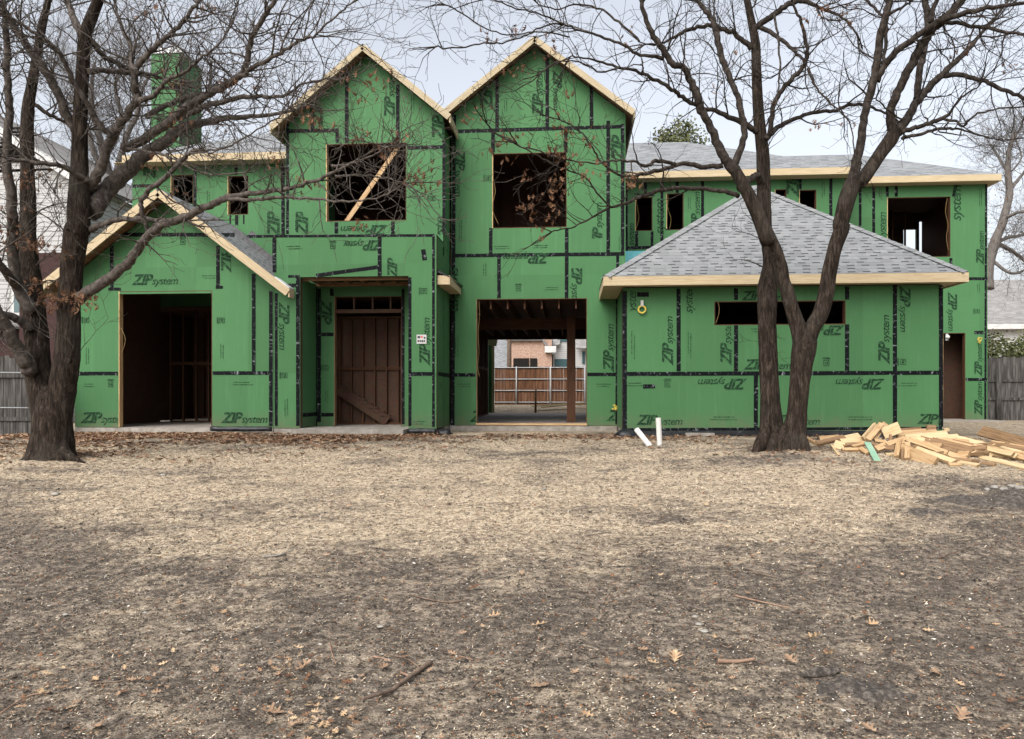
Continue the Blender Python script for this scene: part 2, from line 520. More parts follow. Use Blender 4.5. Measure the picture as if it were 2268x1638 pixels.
class Wall:
    """sheathed framing seen from -Y (axis 'x') or from +X (axis 'y'); openings are cut right through"""
    def __init__(s, plane, axis='x', th=.14):
        s.pl = plane; s.ax = axis; s.th = th; s.mb = MB(); s.ops = []
    def pt(s, a, z, o=0.0):
        return (a, s.pl - o, z) if s.ax == 'x' else (s.pl + o, a, z)
    def az(s, u, v):
        if s.ax == 'x':
            p = PY(u, v, s.pl); return p.x, p.z
        p = PXc(u, v, s.pl); return p.y, p.z
    def op(s, u0, v0, u1, v1, z0=None):
        vm, um = (v0 + v1) / 2, (u0 + u1) / 2
        a0 = s.az(u0, vm)[0]; a1 = s.az(u1, vm)[0]
        t = s.az(um, v0)[1]; b = s.az(um, v1)[1] if z0 is None else z0
        s.ops.append((a0, a1, b, t)); return s.ops[-1]
    def build(s, a0, a1, z0, z1, top=None):
        As = sorted({a0, a1, *[x for o in s.ops for x in o[:2] if a0 < x < a1]})
        Zs = sorted({z0, z1, *[x for o in s.ops for x in o[2:] if z0 < x < z1]})
        solid = lambda i, j: (0 <= i < len(As) - 1 and 0 <= j < len(Zs) - 1 and
            not any(o[0] - 1e-6 <= As[i] and As[i + 1] <= o[1] + 1e-6 and o[2] - 1e-6 <= Zs[j] and Zs[j + 1] <= o[3] + 1e-6 for o in s.ops))
        for i in range(len(As) - 1):
            for j in range(len(Zs) - 1):
                if not solid(i, j): continue
                b0, b1, c0, c1 = As[i], As[i + 1], Zs[j], Zs[j + 1]
                s.mb.face([s.pt(b0, c0), s.pt(b1, c0), s.pt(b1, c1), s.pt(b0, c1)], [(b0, c0), (b1, c0), (b1, c1), (b0, c1)], 0)
                t = -s.th
                s.mb.face([s.pt(b0, c1, t), s.pt(b1, c1, t), s.pt(b1, c0, t), s.pt(b0, c0, t)], [(b0, c1), (b1, c1), (b1, c0), (b0, c0)], 3)
                for (di, dj, p, q) in ((-1, 0, (b0, c0), (b0, c1)), (1, 0, (b1, c1), (b1, c0)), (0, -1, (b1, c0), (b0, c0)), (0, 1, (b0, c1), (b1, c1))):
                    if solid(i + di, j + dj): continue
                    if dj == 1 and top and not (0 <= j + 1 < len(Zs) - 1): continue
                    L = abs(q[0] - p[0]) + abs(q[1] - p[1])
                    s.mb.face([s.pt(*p), s.pt(*q), s.pt(*q, t), s.pt(*p, t)], [(0, 0), (L, 0), (L, s.th), (0, s.th)], 3)
        if top:       # gable: corner heights and peak
            zl, ax, zp, zr = top
            poly = [(a0, z1), (a1, z1), (a1, zr), (ax, zp), (a0, zl)]
            s.mb.face([s.pt(*p) for p in poly], poly, 0)
            s.mb.face([s.pt(*p, -s.th) for p in poly[::-1]], poly[::-1], 3)
        return s
    def strip(s, p, q, w=.088, o=.004):
        (a0, z0), (a1, z1) = p, q
        dx, dz = a1 - a0, z1 - z0
        L = math.hypot(dx, dz)
        nx, nz = -dz / L * w / 2, dx / L * w / 2
        u0 = rnd.random() * 30; v0 = rnd.random() * 30
        n = max(1, int(L / .35))
        lo, hi = [], []
        for k in range(n + 1):
            f = k / n
            e = 1 + .07 * rnd.uniform(-1, 1)
            e2 = 1 + .07 * rnd.uniform(-1, 1)
            lo.append((a0 + dx * f - nx * e, z0 + dz * f - nz * e)); hi.append((a0 + dx * f + nx * e2, z0 + dz * f + nz * e2))
        for k in range(n):
            s.mb.face([s.pt(*lo[k], o), s.pt(*lo[k + 1], o), s.pt(*hi[k + 1], o), s.pt(*hi[k], o)],
                      [(u0 + L * k / n, v0), (u0 + L * (k + 1) / n, v0), (u0 + L * (k + 1) / n, v0 + w), (u0 + L * k / n, v0 + w)], 1)
    def tapes(s, lst, w=.088):
        for k, t in enumerate(lst):
            ww = t[4] if len(t) > 4 else w
            s.strip(s.az(t[0], t[1]), s.az(t[2], t[3]), ww, .004 + .0004 * (k % 5))
    def put(s, polys, ca, cz, ang, sc, clip=None, o=.0075, L=0):
        ca_, sa_ = math.cos(ang), math.sin(ang)
        for q in polys:
            pts = [(ca + ((p[0] - L / 2) * ca_ - (p[1] - .36) * sa_) * sc, cz + ((p[0] - L / 2) * sa_ + (p[1] - .36) * ca_) * sc) for p in q]
            if clip: pts = clip_poly(pts, clip)
            if len(pts) >= 3:
                s.mb.face([s.pt(*p, o) for p in pts], pts, 2)
    def text(s, u, v, Lpx, rot, kind='ZIPsystem', clip=None):
        """text centred at a pixel, Lpx long, turned by rot degrees"""
        polys, L = WORDS[kind]
        a, z = s.az(u, v)
        a2, z2 = s.az(u + (Lpx if rot in (0, 180) else 0), v - (Lpx if rot in (90, 270) else 0))
        ln = math.hypot(a2 - a, z2 - z)
        cl = None
        if clip:
            (x0, y1), (x1, y0) = s.az(clip[0], clip[1]), s.az(clip[2], clip[3])
            cl = (min(x0, x1), max(x0, x1), min(y0, y1), max(y0, y1))
        s.put(polys, a, z, R(rot), ln / L, cl, L=L)
    def fine(s, u, v, Lpx=40, rot=0, lines=2):
        """rows of print too small to read: short strokes"""
        a, z = s.az(u, v)
        ln = Lpx * .0098
        for r in range(lines):
            x = -ln / 2 + rnd.random() * ln * .2
            end = ln / 2 - rnd.random() * ln * .2
            while x < end:
                w = rnd.uniform(.015, .06)
                hgt = rnd.uniform(.011, .019)
                y = -r * .055
                q = [(x, y), (x + w, y), (x + w + .004, y + hgt), (x + .004, y + hgt)]
                ca_, sa_ = math.cos(R(rot)), math.sin(R(rot))
                pts = [(a + p[0] * ca_ - p[1] * sa_, z + p[0] * sa_ + p[1] * ca_) for p in q]
                s.mb.face([s.pt(*p, .0075) for p in pts], pts, 2)
                x += w + rnd.uniform(.006, .02)
    def stamp(s, u, v, rot=0):
        a, z = s.az(u, v)
        for (x0, x1, y0, y1) in ((-.06, .06, .05, .062), (-.06, .06, -.06, -.048), (-.06, -.047, -.048, .05), (.047, .06, -.048, .05),
                                 (-.03, .0, -.02, .025), (.012, .03, -.03, .03), (-.085, .085, .085, .10), (-.07, .07, .11, .122)):
            ca_, sa_ = math.cos(R(rot)), math.sin(R(rot))
            pts = [(a + p[0] * ca_ - p[1] * sa_, z + p[0] * sa_ + p[1] * ca_) for p in ((x0, y0), (x1, y0), (x1, y1), (x0, y1))]
            s.mb.face([s.pt(*p, .0075) for p in pts], pts, 2)
    def done(s, label=None):
        o = link_mesh('wall', s.mb, [M['green'], M['tape'], M['print'], M['osb']], HOUSE)
        if label: o['label'] = label
        s.ob = o
        return o

def frame_of(w, o, sides='lrtb', t=.016, depth=.145, left='pine'):
    t = .016
    """rough framing lining an opening, standing slightly inside the sheathing"""
    a0, a1, z0, z1 = o
    mb = MB()
    d0, d1 = .0, -depth
    def bx(b0, b1, c0, c1):
        p, q = w.pt((b0 + b1) / 2, c0, (d0 + d1) / 2 - .003), w.pt((b0 + b1) / 2, c1, (d0 + d1) / 2 - .003)
        return p, q
    nrm = (0, 1, 0) if w.ax == 'x' else (1, 0, 0)
    mid = (d0 + d1) / 2 + .002
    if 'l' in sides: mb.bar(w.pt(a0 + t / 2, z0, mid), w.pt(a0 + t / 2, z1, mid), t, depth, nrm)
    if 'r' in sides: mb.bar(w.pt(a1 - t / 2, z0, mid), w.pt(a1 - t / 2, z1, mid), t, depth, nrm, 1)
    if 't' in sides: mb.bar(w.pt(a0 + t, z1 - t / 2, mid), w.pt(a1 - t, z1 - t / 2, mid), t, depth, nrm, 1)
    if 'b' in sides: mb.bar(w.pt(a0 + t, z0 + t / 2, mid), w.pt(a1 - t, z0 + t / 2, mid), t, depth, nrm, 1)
    return link_mesh('opening_frame', mb, [M[left], M['stud']], HOUSE)  # left lining pale as if lit, other sides in the shade-darkened wood

# --- lower left wing with its own gable
YW = 16.95
wing = Wall(YW)
wa0, wa1 = PY(166, 800, YW).x, PY(606, 800, YW).x
w_open = wing.op(263, 645, 470, 940, Z0)
WRX, WRZ, WS = -9.2, 5.50, .76
wz = lambda x: WRZ - .12 - WS * abs(x - WRX)
wing.build(wa0, wa1, Z0, 3.2, (wz(wa0), WRX, WRZ - .12, wz(wa1)))
wing.tapes([(170, 828, 262, 828), (471, 827, 600, 827), (248, 545, 248, 642), (240, 641, 268, 641, .07), (483, 545, 483, 640), (478, 637, 494, 637, .07),
            (270, 520, 520, 521), (562, 607, 562, 824), (600, 645, 600, 944), (174, 655, 173, 825, .05)])
wing.text(343, 619, 104, 0)
wing.text(541, 925, 104, 0)
wing.text(230, 925, 104, 0, clip=(170, 880, 261, 950))
wing.fine(462, 612, 44); wing.fine(535, 848, 50); wing.fine(195, 852, 26); wing.stamp(245, 852); wing.stamp(492, 710, 90)
wing.fine(490, 780, 38, 90); wing.fine(192, 790, 40, 90); wing.stamp(192, 710, 90); wing.stamp(405, 537)
wing.text(502, 580, 60, 90, 'ZIP', clip=(490, 560, 512, 625))
wing.done('green gable front of the left wing with a tall doorway')
frame_of(wing, w_open, 'lrt', .06)

# --- entry block
YE = 16.8
ent = Wall(YE)
ea0, ea1 = PY(607, 800, YE).x, -2.97
ez1 = PY(800, 522, YE).z
e_open = ent.op(665, 613, 905, 945, Z0)
ent.build(ea0, ea1, Z0, ez1)
ent.tapes([(612, 633, 658, 633), (609, 524, 962, 522, .06), (608, 526, 608, 604), (612, 650, 612, 944, .07), (660, 615, 660, 944), (638, 613, 664, 613, .06), (700, 611, 845, 591, .085),
           (841, 525, 841, 612), (908, 615, 908, 944, .07), (960, 522, 960, 946, .06), (911, 829, 961, 829)])
ent.text(868, 594, 46, 90, 'ZIP', clip=(850, 562, 890, 612))
ent.text(940, 758, 108, 90)
ent.text(800, 545, 100, 180, clip=(760, 530, 838, 560))
ent.text(630, 722, 108, 270)
ent.fine(652, 547, 40); ent.stamp(737, 546); ent.stamp(940, 645, 90); ent.fine(925, 935, 34); ent.stamp(631, 832, 90); ent.fine(632, 905, 40, 90)
ent.strip(ent.az(937, 553), ent.az(941, 577), .10, .006)
ent.done('green entry front with the porch opening')
# right return of the entry, up to the eave of the left gable
XR = -2.97
side = Wall(XR, 'y')
side.build(YE + .14, 18.7, Z0, ez1)
side.strip((YE + .2, 1.35), (18.68, 1.35)); side.strip((YE + .95, Z0), (YE + .95, 3.4), .03)
side.strip((18.64, Z0), (18.64, ez1), .07)
side.fine(975, 850, 20)
side.done()
side2 = Wall(XR + .003, 'y')
side2.build(17.72, 18.7, ez1 - .1, 7.2)
side2.strip((17.76, ez1), (17.76, 7.1), .07); side2.strip((18.65, ez1), (18.65, 7.1), .06)
side2.done()
# entry porch recess
YB = 17.95
xl = PY(665, 800, YE).x
rec = Wall(xl, 'y')
rec.build(YE + .14, YB, Z0, 3.5)
rec.strip((YE + .16, .42), (YB, .42)); rec.strip((YB - .05, Z0), (YB - .05, 3.5), .08)
rec.done()
xr = PY(905, 800, YE).x
rbox = MB(); rbox.box(xr - .0, xr + .12, YE + .145, YB, Z0, 3.5)
link_mesh('wall', rbox, M['green'], HOUSE)
back = Wall(YB)
b_open = back.op(740, 657, 890, 945, Z0)
back.build(xl - .1, PY(945, 800, YB).x, Z0, 3.66)
back.tapes([(707, 640, 707, 935), (712, 741, 739, 741), (712, 919, 739, 919), (735, 640, 735, 656), (893, 640, 893, 940, .07)])
back.stamp(722, 815, 90); back.fine(722, 880, 30, 90); back.text(722, 690, 60, 270, 'ZIP')
back.done('shaded green back wall of the porch')
frame_of(back, b_open, 'lrt', left='lumber_brown')
tr = MB()
tz = PY(815, 690, YB + .1).z
tr.bar((b_open[0], YB + .09, tz), (b_open[1], YB + .09, tz), .05, .09, (0, 0, 1))
for u in (785, 826, 866):
    x = PY(u, 670, YB + .1).x
    tr.bar((x, YB + .09, tz + .03), (x, YB + .09, b_open[3]), .035, .08, (0, 1, 0))
link_mesh('transom_frame', tr, M['osb'], HOUSE)
jo = MB()
jo.bar((xl, YE + .19, 3.50), (xr, YE + .19, 3.50), .038, .09)
jo.bar((xl, YB - .06, 3.50), (xr, YB - .06, 3.50), .09, .09)
nj = 7
for k in range(nj):
    x = xl + .1 + (xr - xl - .2) * k / (nj - 1)
    jo.bar((x, YE + .2, 3.55), (x, YB - .1, 3.55), .04, .12)
link_mesh('porch_joists', jo, M['lumber_brown'], HOUSE)
pc = MB(); pc.box(xl, xr, YE + .15, YB, 3.62, 3.68)
link_mesh('porch_ceiling', pc, M['osb'], HOUSE)

# --- left upper gable over the entry
YG = 17.7
lg = Wall(YG)
LGX, LGZ, LGS = PY(803, 97, 17.35).x, PY(803, 97, 17.35).z, .83
ga0, ga1 = PY(633, 400, YG).x, -2.97
gz = lambda x: LGZ - .12 - LGS * abs(x - LGX)
g_open = lg.op(722, 318, 900, 490)
lg.build(ga0, ga1, ez1 - .3, 7.0, (gz(ga0), LGX, LGZ - .12, gz(ga1)))
lg.tapes([(637, 291, 750, 289), (747, 287, 747, 317), (768, 160, 768, 317), (881, 188, 881, 317), (902, 328, 984, 326), (983, 300, 983, 520, .07), (637, 275, 637, 519, .07),
          (745, 493, 745, 518), (870, 491, 870, 519), (692, 250, 692, 288)])
lg.text(806, 512, 104, 180)
lg.text(970, 284, 60, 90, 'ZIP'); lg.text(862, 210, 110, 90); lg.text(968, 500, 90, 90, 'system', clip=(950, 480, 980, 520))
lg.fine(955, 345, 40, 90); lg.stamp(958, 440, 90); lg.fine(655, 500, 30, 90); lg.text(700, 250, 60, 90, 'ZIP'); lg.fine(912, 225, 60, 90)
lg.text(668, 495, 60, 90, 'ZIP', clip=(650, 470, 690, 519))
lg.done('left front gable wall with one big window opening')
frame_of(lg, g_open)

# --- low wall strip left of the entry, standing on the wing roof
YS = 18.8
st = Wall(YS)
st.build(PY(527, 520, YS).x, -6.6, 3.2, PY(560, 522, YS).z)
st.tapes([(527, 525, 640, 523, .07), (607, 530, 607, 600)])
st.done()

# --- second storey left wall, set back
YL = 20.4
lw = Wall(YL)
la0, la1 = PY(293, 420, YL).x, -6.4
l_ops = [lw.op(378, 388, 428, 452), lw.op(504, 390, 550, 476)]
lw.build(la0, la1, 3.3, 7.3)
lw.tapes([(432, 350, 432, 470), (293, 413, 335, 412), (627, 348, 627, 520, .10), (524, 477, 524, 500), (510, 477, 510, 496, .04), (540, 477, 540, 497, .04), (523, 352, 523, 388)])
lw.text(605, 498, 60, 90, 'ZIP')
lw.fine(460, 440, 40, 90); lw.text(330, 370, 60, 90, 'ZIP')
lw.done('set back upper wall on the left with two small windows')
for o in l_ops: frame_of(lw, o)

# --- right front gable
YR = 18.7
rg = Wall(YR)
RGX, RGZ = PY(1184, 80, 18.35).x, PY(1184, 80, 18.35).z
RGS = .775
ra0, ra1 = -2.93, 1.31
rz = lambda x: RGZ - .12 - RGS * abs(x - RGX)
r_door = rg.op(1055, 662, 1300, 943, Z0)
r_win = rg.op(1090, 339, 1255, 505)
rg.build(ra0, ra1, Z0, 7.3, (rz(ra0), RGX, RGZ - .12, rz(ra1)))
rg.tapes([(1003, 292, 1383, 281), (1003, 567, 1383, 563), (1006, 255, 1003, 944), (1101, 148, 1101, 289), (1212, 112, 1212, 285), (1310, 185, 1310, 283), (1092, 288, 1092, 338), (1347, 268, 1347, 562),
          (1087, 506, 1087, 565), (1255, 506, 1255, 661), (1105, 568, 1105, 661), (1253, 288, 1253, 338), (1379, 275, 1379, 560), (1368, 566, 1366, 940, .07), (1003, 831, 1053, 831), (1301, 830, 1364, 830)])
rg.text(1019, 382, 108, 270)
rg.text(1076, 215, 60, 90, 'ZIP'); rg.text(1190, 205, 110, 90); rg.text(1166, 574, 104, 180); rg.text(1368, 330, 62, 90, 'ZIP'); rg.text(1322, 500, 104, 90, clip=(1300, 450, 1340, 528))
rg.text(1278, 634, 108, 270, clip=(1262, 595, 1300, 661)); rg.text(1347, 772, 108, 90)
rg.text(1094, 922, 110, 0, clip=(1038, 880, 1054, 940)); rg.text(1397, 920, 110, 0, clip=(1302, 880, 1362, 940))
rg.text(1016, 640, 100, 270, 'system'); rg.text(1235, 200, 90, 270)
rg.stamp(1148, 640); rg.fine(1222, 638, 40); rg.fine(1018, 515, 70, 90); rg.fine(1118, 235, 40, 90); rg.fine(1072, 600, 40, 90); rg.fine(1010, 770, 70, 90); rg.fine(1028, 852, 36); rg.fine(1335, 852, 36)
rg.stamp(1082, 395, 90); rg.fine(1372, 540, 40, 90); rg.fine(1195, 545, 46); rg.fine(1110, 547, 40)
rg.done('right front gable wall with window above a wide opening')
frame_of(rg, r_win)
frame_of(rg, r_door, 'lrt', left='lumber_brown')
sill = MB(); sill.bar((r_door[0], YR - .02, Z0 + .03), (r_door[1], YR - .02, Z0 + .03), .16, .05)
link_mesh('door_sill', sill, M['lumber'], HOUSE)

# --- middle upper wall behind the garage roof
YM = 23.0
mw = Wall(YM)
m_ops = [mw.op(1407, 437, 1445, 512), mw.op(1476, 429, 1514, 510), mw.op(1716, 420, 1742, 470), mw.op(1770, 421, 1808, 480)]
mw.build(1.2, 7.98, Z0, 7.22)
mw.tapes([(1387, 400, 1387, 600), (1466, 400, 1466, 540), (1556, 392, 1556, 490), (1700, 390, 1700, 430), (1772, 388, 1772, 420), (1840, 386, 1840, 500), (1876, 384, 1876, 500, .10), (1386, 550, 1450, 548),
          (1410, 513, 1410, 546), (1444, 513, 1444, 546), (1430, 395, 1430, 435), (1500, 400, 1500, 428), (1405, 430, 1450, 434, .05)])
mw.text(1540, 470, 90, 90, clip=(1520, 420, 1552, 520)); mw.text(1455, 480, 80, 90, 'system'); mw.text(1395, 520, 50, 90, 'system'); mw.fine(1822, 420, 60, 90); mw.fine(1525, 450, 40, 90); mw.text(1755, 410, 60, 90, 'ZIP')
p, q = mw.az(1382, 557), mw.az(1446, 600)
mw.done('upper wall behind the garage roof with four small windows')
for o in m_ops: frame_of(mw, o)
ul = MB(); ul.box(p[0], q[0], YM - .02, YM - .008, q[1], p[1])
link_mesh('underlay_patch', ul, M['underlay'], HOUSE)

# --- far right wing
YF = 24.0
fw = Wall(YF)
f_win = fw.op(1965, 437, 2105, 570)
f_door = fw.op(2088, 738, 2138, 930, Z0)
FX1 = PY(2187, 600, YF).x
fw.build(7.98, FX1, Z0, 7.25)
fw.tapes([(2100, 618, 2187, 618), (2139, 841, 2186, 841), (2184, 402, 2182, 930, .06), (1935, 405, 1935, 530), (2118, 404, 2112, 436), (2106, 572, 2106, 590), (1985, 404, 1985, 436), (1965, 404, 1965, 436), (1905, 405, 1905, 520, .08)])
fw.text(2110, 690, 88, 270); fw.text(2170, 550, 76, 90); fw.text(2166, 798, 74, 90); fw.text(2166, 884, 76, 90); fw.text(2112, 450, 80, 90, 'system'); fw.fine(2165, 640, 30, 90); fw.fine(2170, 440, 60, 90); fw.stamp(2165, 690, 90)
fw.fine(1948, 430, 40, 90); fw.text(1950, 500, 60, 90, 'system')
fw.strip(fw.az(2158, 737), fw.az(2178, 737), .10, .006)
fw.done('far right green wall with a big upper window and a narrow door')
frame_of(fw, f_win); frame_of(fw, f_door, 'lrt', .05)

# --- garage
YGA = 16.6
ga = Wall(YGA)
gx0, gx1 = 1.11, PY(2087, 800, YGA).x
ga_win = ga.op(1582, 667, 1873, 720)
ga.build(gx0, gx1, Z0, 3.17)
ga.tapes([(1386, 829, 2086, 826), (1384, 645, 1384, 950), (1503, 640, 1503, 823), (1630, 639, 1630, 665), (1630, 721, 1630, 823), (1876, 635, 1876, 664), (1876, 719, 1876, 822), (1735, 640, 1735, 666),
          (1982, 632, 1982, 824), (1982, 830, 1982, 948), (1674, 832, 1674, 950), (2084, 633, 2084, 946), (1386, 952, 2086, 949, .06), (1411, 653, 1437, 653, .10)])
ga.text(1478, 756, 110, 90); ga.text(1607, 756, 110, 90, clip=(1590, 722, 1628, 815)); ga.text(1699, 807, 106, 0); ga.text(1600, 852, 110, 180); ga.text(1905, 852, 110, 180); ga.text(1957, 753, 110, 90)
ga.text(2005, 684, 104, 270); ga.text(1460, 930, 104, 0); ga.text(1764, 930, 104, 0); ga.text(2082, 928, 104, 0, clip=(2025, 900, 2084, 946)); ga.text(1520, 660, 70, 90, 'system', clip=(1508, 640, 1540, 700))
ga.text(1395, 665, 70, 90, 'system', clip=(1388, 645, 1410, 690)); ga.text(1820, 733, 100, 180, clip=(1760, 722, 1873, 745)); ga.text(1690, 655, 100, 0, 'ZIPsystem', clip=(1640, 641, 1730, 665))
ga.fine(1406, 850, 36); ga.stamp(1478, 852); ga.fine(1400, 765, 66, 90); ga.fine(1525, 765, 60, 90); ga.stamp(1830, 805); ga.stamp(2000, 802, 90); ga.fine(2010, 850, 44); ga.fine(1600, 925, 60); ga.fine(1905, 925, 60); ga.fine(1690, 730, 60)
ga.strip(ga.az(1424, 857), ga.az(1451, 856), .09, .006)
ga.done('green garage front with one long low window slot')
frame_of(ga, ga_win, left='stud')
for nm, x, y0, y1, z1 in (('wall', gx0, YGA + .145, YR, 3.17), ('wall', gx1 - .14, YGA + .145, YF, 3.17)):
    mb = MB(); o_ = x > 4
    mb.box(x + .001 + (0 if o_ else .012), x + .14 - (.012 if o_ else 0), y0, y1, Z0, z1, 1)
    mb.box(*((x + .1285, x + .14) if o_ else (x + .001, x + .0125)), y0, y1, Z0, z1, 0)
    link_mesh(nm, mb, [M['green'], M['osb']], HOUSE)
sd_ = MB(); sd_.box(gx0 - .006, gx0 + .0005, YGA + .15, YGA + .24, Z0, 3.17)
link_mesh('corner_tape', sd_, M['tape'], HOUSE)

# --- side and rear walls that close the house
def boxwall(x0, x1, y0, y1, z0, z1, out=-1):
    mb = MB()
    xa, xb = (x0 + .012, x1) if out < 0 else (x0, x1 - .012)
    mb.box(xa, xb, y0, y1, z0, z1, 1)
    if out < 0: mb.box(x0, x0 + .0115, y0, y1, z0, z1, 0)
    else: mb.box(x1 - .0115, x1, y0, y1, z0, z1, 0)
    return link_mesh('wall', mb, [M['green'], M['osb']], HOUSE)
YK = 28.0
boxwall(wa0, wa0 + .14, YW + .145, YL, Z0, wz(wa0))
boxwall(la0, la0 + .14, YL + .145, YK, Z0, 7.3)
boxwall(FX1 - .14, FX1, YF + .145, YK, Z0, 7.25, 1)
boxwall(7.83, 7.97, YM + .145, YF - .002, Z0, 7.2)
boxwall(ga0, ga0 + .14, YG + .145, YL, ez1, 7.2)
boxwall(ra1 - .14, ra1 - .001, YR + .145, YM, Z0, 7.3, 1)
rear = Wall(YK)
rear.op(1081, 752, 1330, 915, Z0)
rear.op(441, 705, 452, 760)
rear.op(2001, 508, 2031, 552); rear.op(2036, 490, 2064, 565)
rear.op(2120, 752, 2134, 780)
rear.build(la0, FX1, Z0, 7.3)
link_mesh('wall', rear.mb, [M['osb'], M['tape'], M['print'], M['green']], HOUSE)

# --- floors and interior framing
slab = MB()
for (x0, x1, y0, y1) in ((wa0 + .03, wa1, YW + .02, 20.5), (la0, 1.2, 20.5, 30.0), (ea0, XR, YB, 20.5), (XR, 1.2, YR + .02, 20.5), (gx0 + .02, gx1 - .02, YGA + .02, 23.0), (1.2, FX1 - .02, 23.0, 28.2)):
    slab.box(x0, x1, y0, y1, -.25, Z0 - .004)
link_mesh('floor_slab', slab, M['floor'], HOUSE)
for q in ((wa0 + .01, wa1, YW - .02, YW + .018, -.3, Z0 - .01), (xr + .01, XR, YE - .0, YE + .1, -.3, Z0 - .01), (XR + .02, 1.1, YR - .1, YR + .018, -.3, Z0 - .012),
          (8.2, FX1 - .01, YF - .05, YF + .018, -.3, Z0 - .012), (ea0, xl - .01, YE - .0, YE + .1, -.3, Z0 - .01)):       # exposed concrete edge under the sheathing
    foot = MB(); foot.box(*q)
    link_mesh('foundation_edge', foot, M['concrete'], HOUSE)
gf = MB(); gf.box(gx0 + .01, gx1 - .01, YGA + .0, YGA + .018, -.3, Z0 - .004)  # black strip standing in for shadow and dirt at the garage foot
link_mesh('foundation_edge', gf, M['membrane'], HOUSE)
porch = MB(); porch.box(xl - .0, xr - .0, 16.25, YB + .1, -.25, Z0 - .002)
link_mesh('porch_slab', porch, M['concrete'], HOUSE)

deck = MB()
for (x0, x1, y0, y1) in ((la0 + .15, 1.15, 20.56, 27.98), (ga0 + .2, XR - .16, YB + .2, 20.55), (XR + .05, 1.15, YR + .2, 20.55), (1.2, 8.4, 23.2, 27.98), (8.6, FX1 - .15, 24.2, 27.98)):
    deck.box(x0, x1, y0, y1, 3.30, 3.34)
link_mesh('upper_deck', deck, M['osb'], HOUSE)
ji = MB()
x = XR + .15
while x < 1.1:
    ji.bar((x, YR + .16, 3.14), (x, 27.9, 3.14), .04, .29); x += .42
ji.bar((XR + .1, 21.6, 2.86), (1.15, 21.6, 2.86), .14, .30)
link_mesh('floor_joists', ji, M['stud'], HOUSE)
po = MB()
pp = PY(1265, 900, 20.8)
po.bar((pp.x, 20.8, Z0), (pp.x, 20.8, 2.99), .23, .14, (0, 1, 0))
link_mesh('post', po, M['stud'], HOUSE)
M['porch_stud'] = make_wood('reddish_shade_framing', (.062, .026, .0115), (.09, .039, .018), (.032, .014, .007), .4)  # reddish wood, darkened in its colour to stand for porch shade
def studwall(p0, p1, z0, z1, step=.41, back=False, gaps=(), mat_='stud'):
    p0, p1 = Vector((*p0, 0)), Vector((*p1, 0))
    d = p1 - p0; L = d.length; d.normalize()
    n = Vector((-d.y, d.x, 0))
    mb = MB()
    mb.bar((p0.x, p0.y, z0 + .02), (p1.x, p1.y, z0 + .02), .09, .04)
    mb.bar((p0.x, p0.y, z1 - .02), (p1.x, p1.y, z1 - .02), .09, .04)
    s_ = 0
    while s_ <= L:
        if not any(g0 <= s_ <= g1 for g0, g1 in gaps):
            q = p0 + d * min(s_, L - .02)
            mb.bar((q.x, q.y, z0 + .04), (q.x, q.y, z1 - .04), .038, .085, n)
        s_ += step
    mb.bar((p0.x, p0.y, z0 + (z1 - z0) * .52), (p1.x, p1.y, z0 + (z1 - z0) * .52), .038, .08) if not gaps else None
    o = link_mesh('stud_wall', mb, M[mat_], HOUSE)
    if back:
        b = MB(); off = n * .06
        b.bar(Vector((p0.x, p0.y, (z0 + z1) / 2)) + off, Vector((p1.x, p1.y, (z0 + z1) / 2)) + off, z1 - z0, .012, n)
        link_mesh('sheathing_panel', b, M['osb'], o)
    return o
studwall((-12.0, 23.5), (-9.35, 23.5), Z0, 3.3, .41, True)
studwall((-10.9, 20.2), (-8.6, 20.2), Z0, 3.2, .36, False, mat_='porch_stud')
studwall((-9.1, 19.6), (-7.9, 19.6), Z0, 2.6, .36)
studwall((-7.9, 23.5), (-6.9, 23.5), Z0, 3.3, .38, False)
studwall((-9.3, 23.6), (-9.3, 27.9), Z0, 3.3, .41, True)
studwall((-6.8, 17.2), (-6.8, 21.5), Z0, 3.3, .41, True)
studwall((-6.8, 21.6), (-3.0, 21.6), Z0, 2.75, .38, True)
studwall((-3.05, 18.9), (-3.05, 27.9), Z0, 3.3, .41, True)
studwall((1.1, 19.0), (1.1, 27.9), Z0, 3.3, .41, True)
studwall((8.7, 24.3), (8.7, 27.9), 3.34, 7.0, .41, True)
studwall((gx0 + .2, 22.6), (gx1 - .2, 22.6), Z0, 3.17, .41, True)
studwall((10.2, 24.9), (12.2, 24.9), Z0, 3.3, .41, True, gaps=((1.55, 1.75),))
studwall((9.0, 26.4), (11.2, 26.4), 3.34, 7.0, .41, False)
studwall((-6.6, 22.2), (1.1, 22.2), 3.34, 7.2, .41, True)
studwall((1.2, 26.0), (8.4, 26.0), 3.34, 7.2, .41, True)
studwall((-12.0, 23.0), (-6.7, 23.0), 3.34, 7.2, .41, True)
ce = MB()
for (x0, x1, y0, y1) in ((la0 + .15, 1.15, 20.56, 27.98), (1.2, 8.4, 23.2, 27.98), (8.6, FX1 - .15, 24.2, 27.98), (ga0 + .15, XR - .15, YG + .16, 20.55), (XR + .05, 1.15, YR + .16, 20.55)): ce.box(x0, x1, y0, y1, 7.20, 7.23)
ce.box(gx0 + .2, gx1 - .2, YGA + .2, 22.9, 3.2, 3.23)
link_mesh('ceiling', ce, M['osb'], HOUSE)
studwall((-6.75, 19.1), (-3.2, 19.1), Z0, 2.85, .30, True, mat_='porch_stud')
stair = MB()
p, q = PY(748, 862, 19.0), PY(858, 934, 19.0)
stair.bar(p, q, .26, .04, (0, -1, 0))
for k in range(8):
    s_ = p.lerp(q, (k + .5) / 8)
    stair.bar(s_ + Vector((-.12, .0, .10)), s_ + Vector((.16, .0, .10)), .09, .03, (0, 0, 1))
link_mesh('stair_stringer', stair, M['osb'], HOUSE)

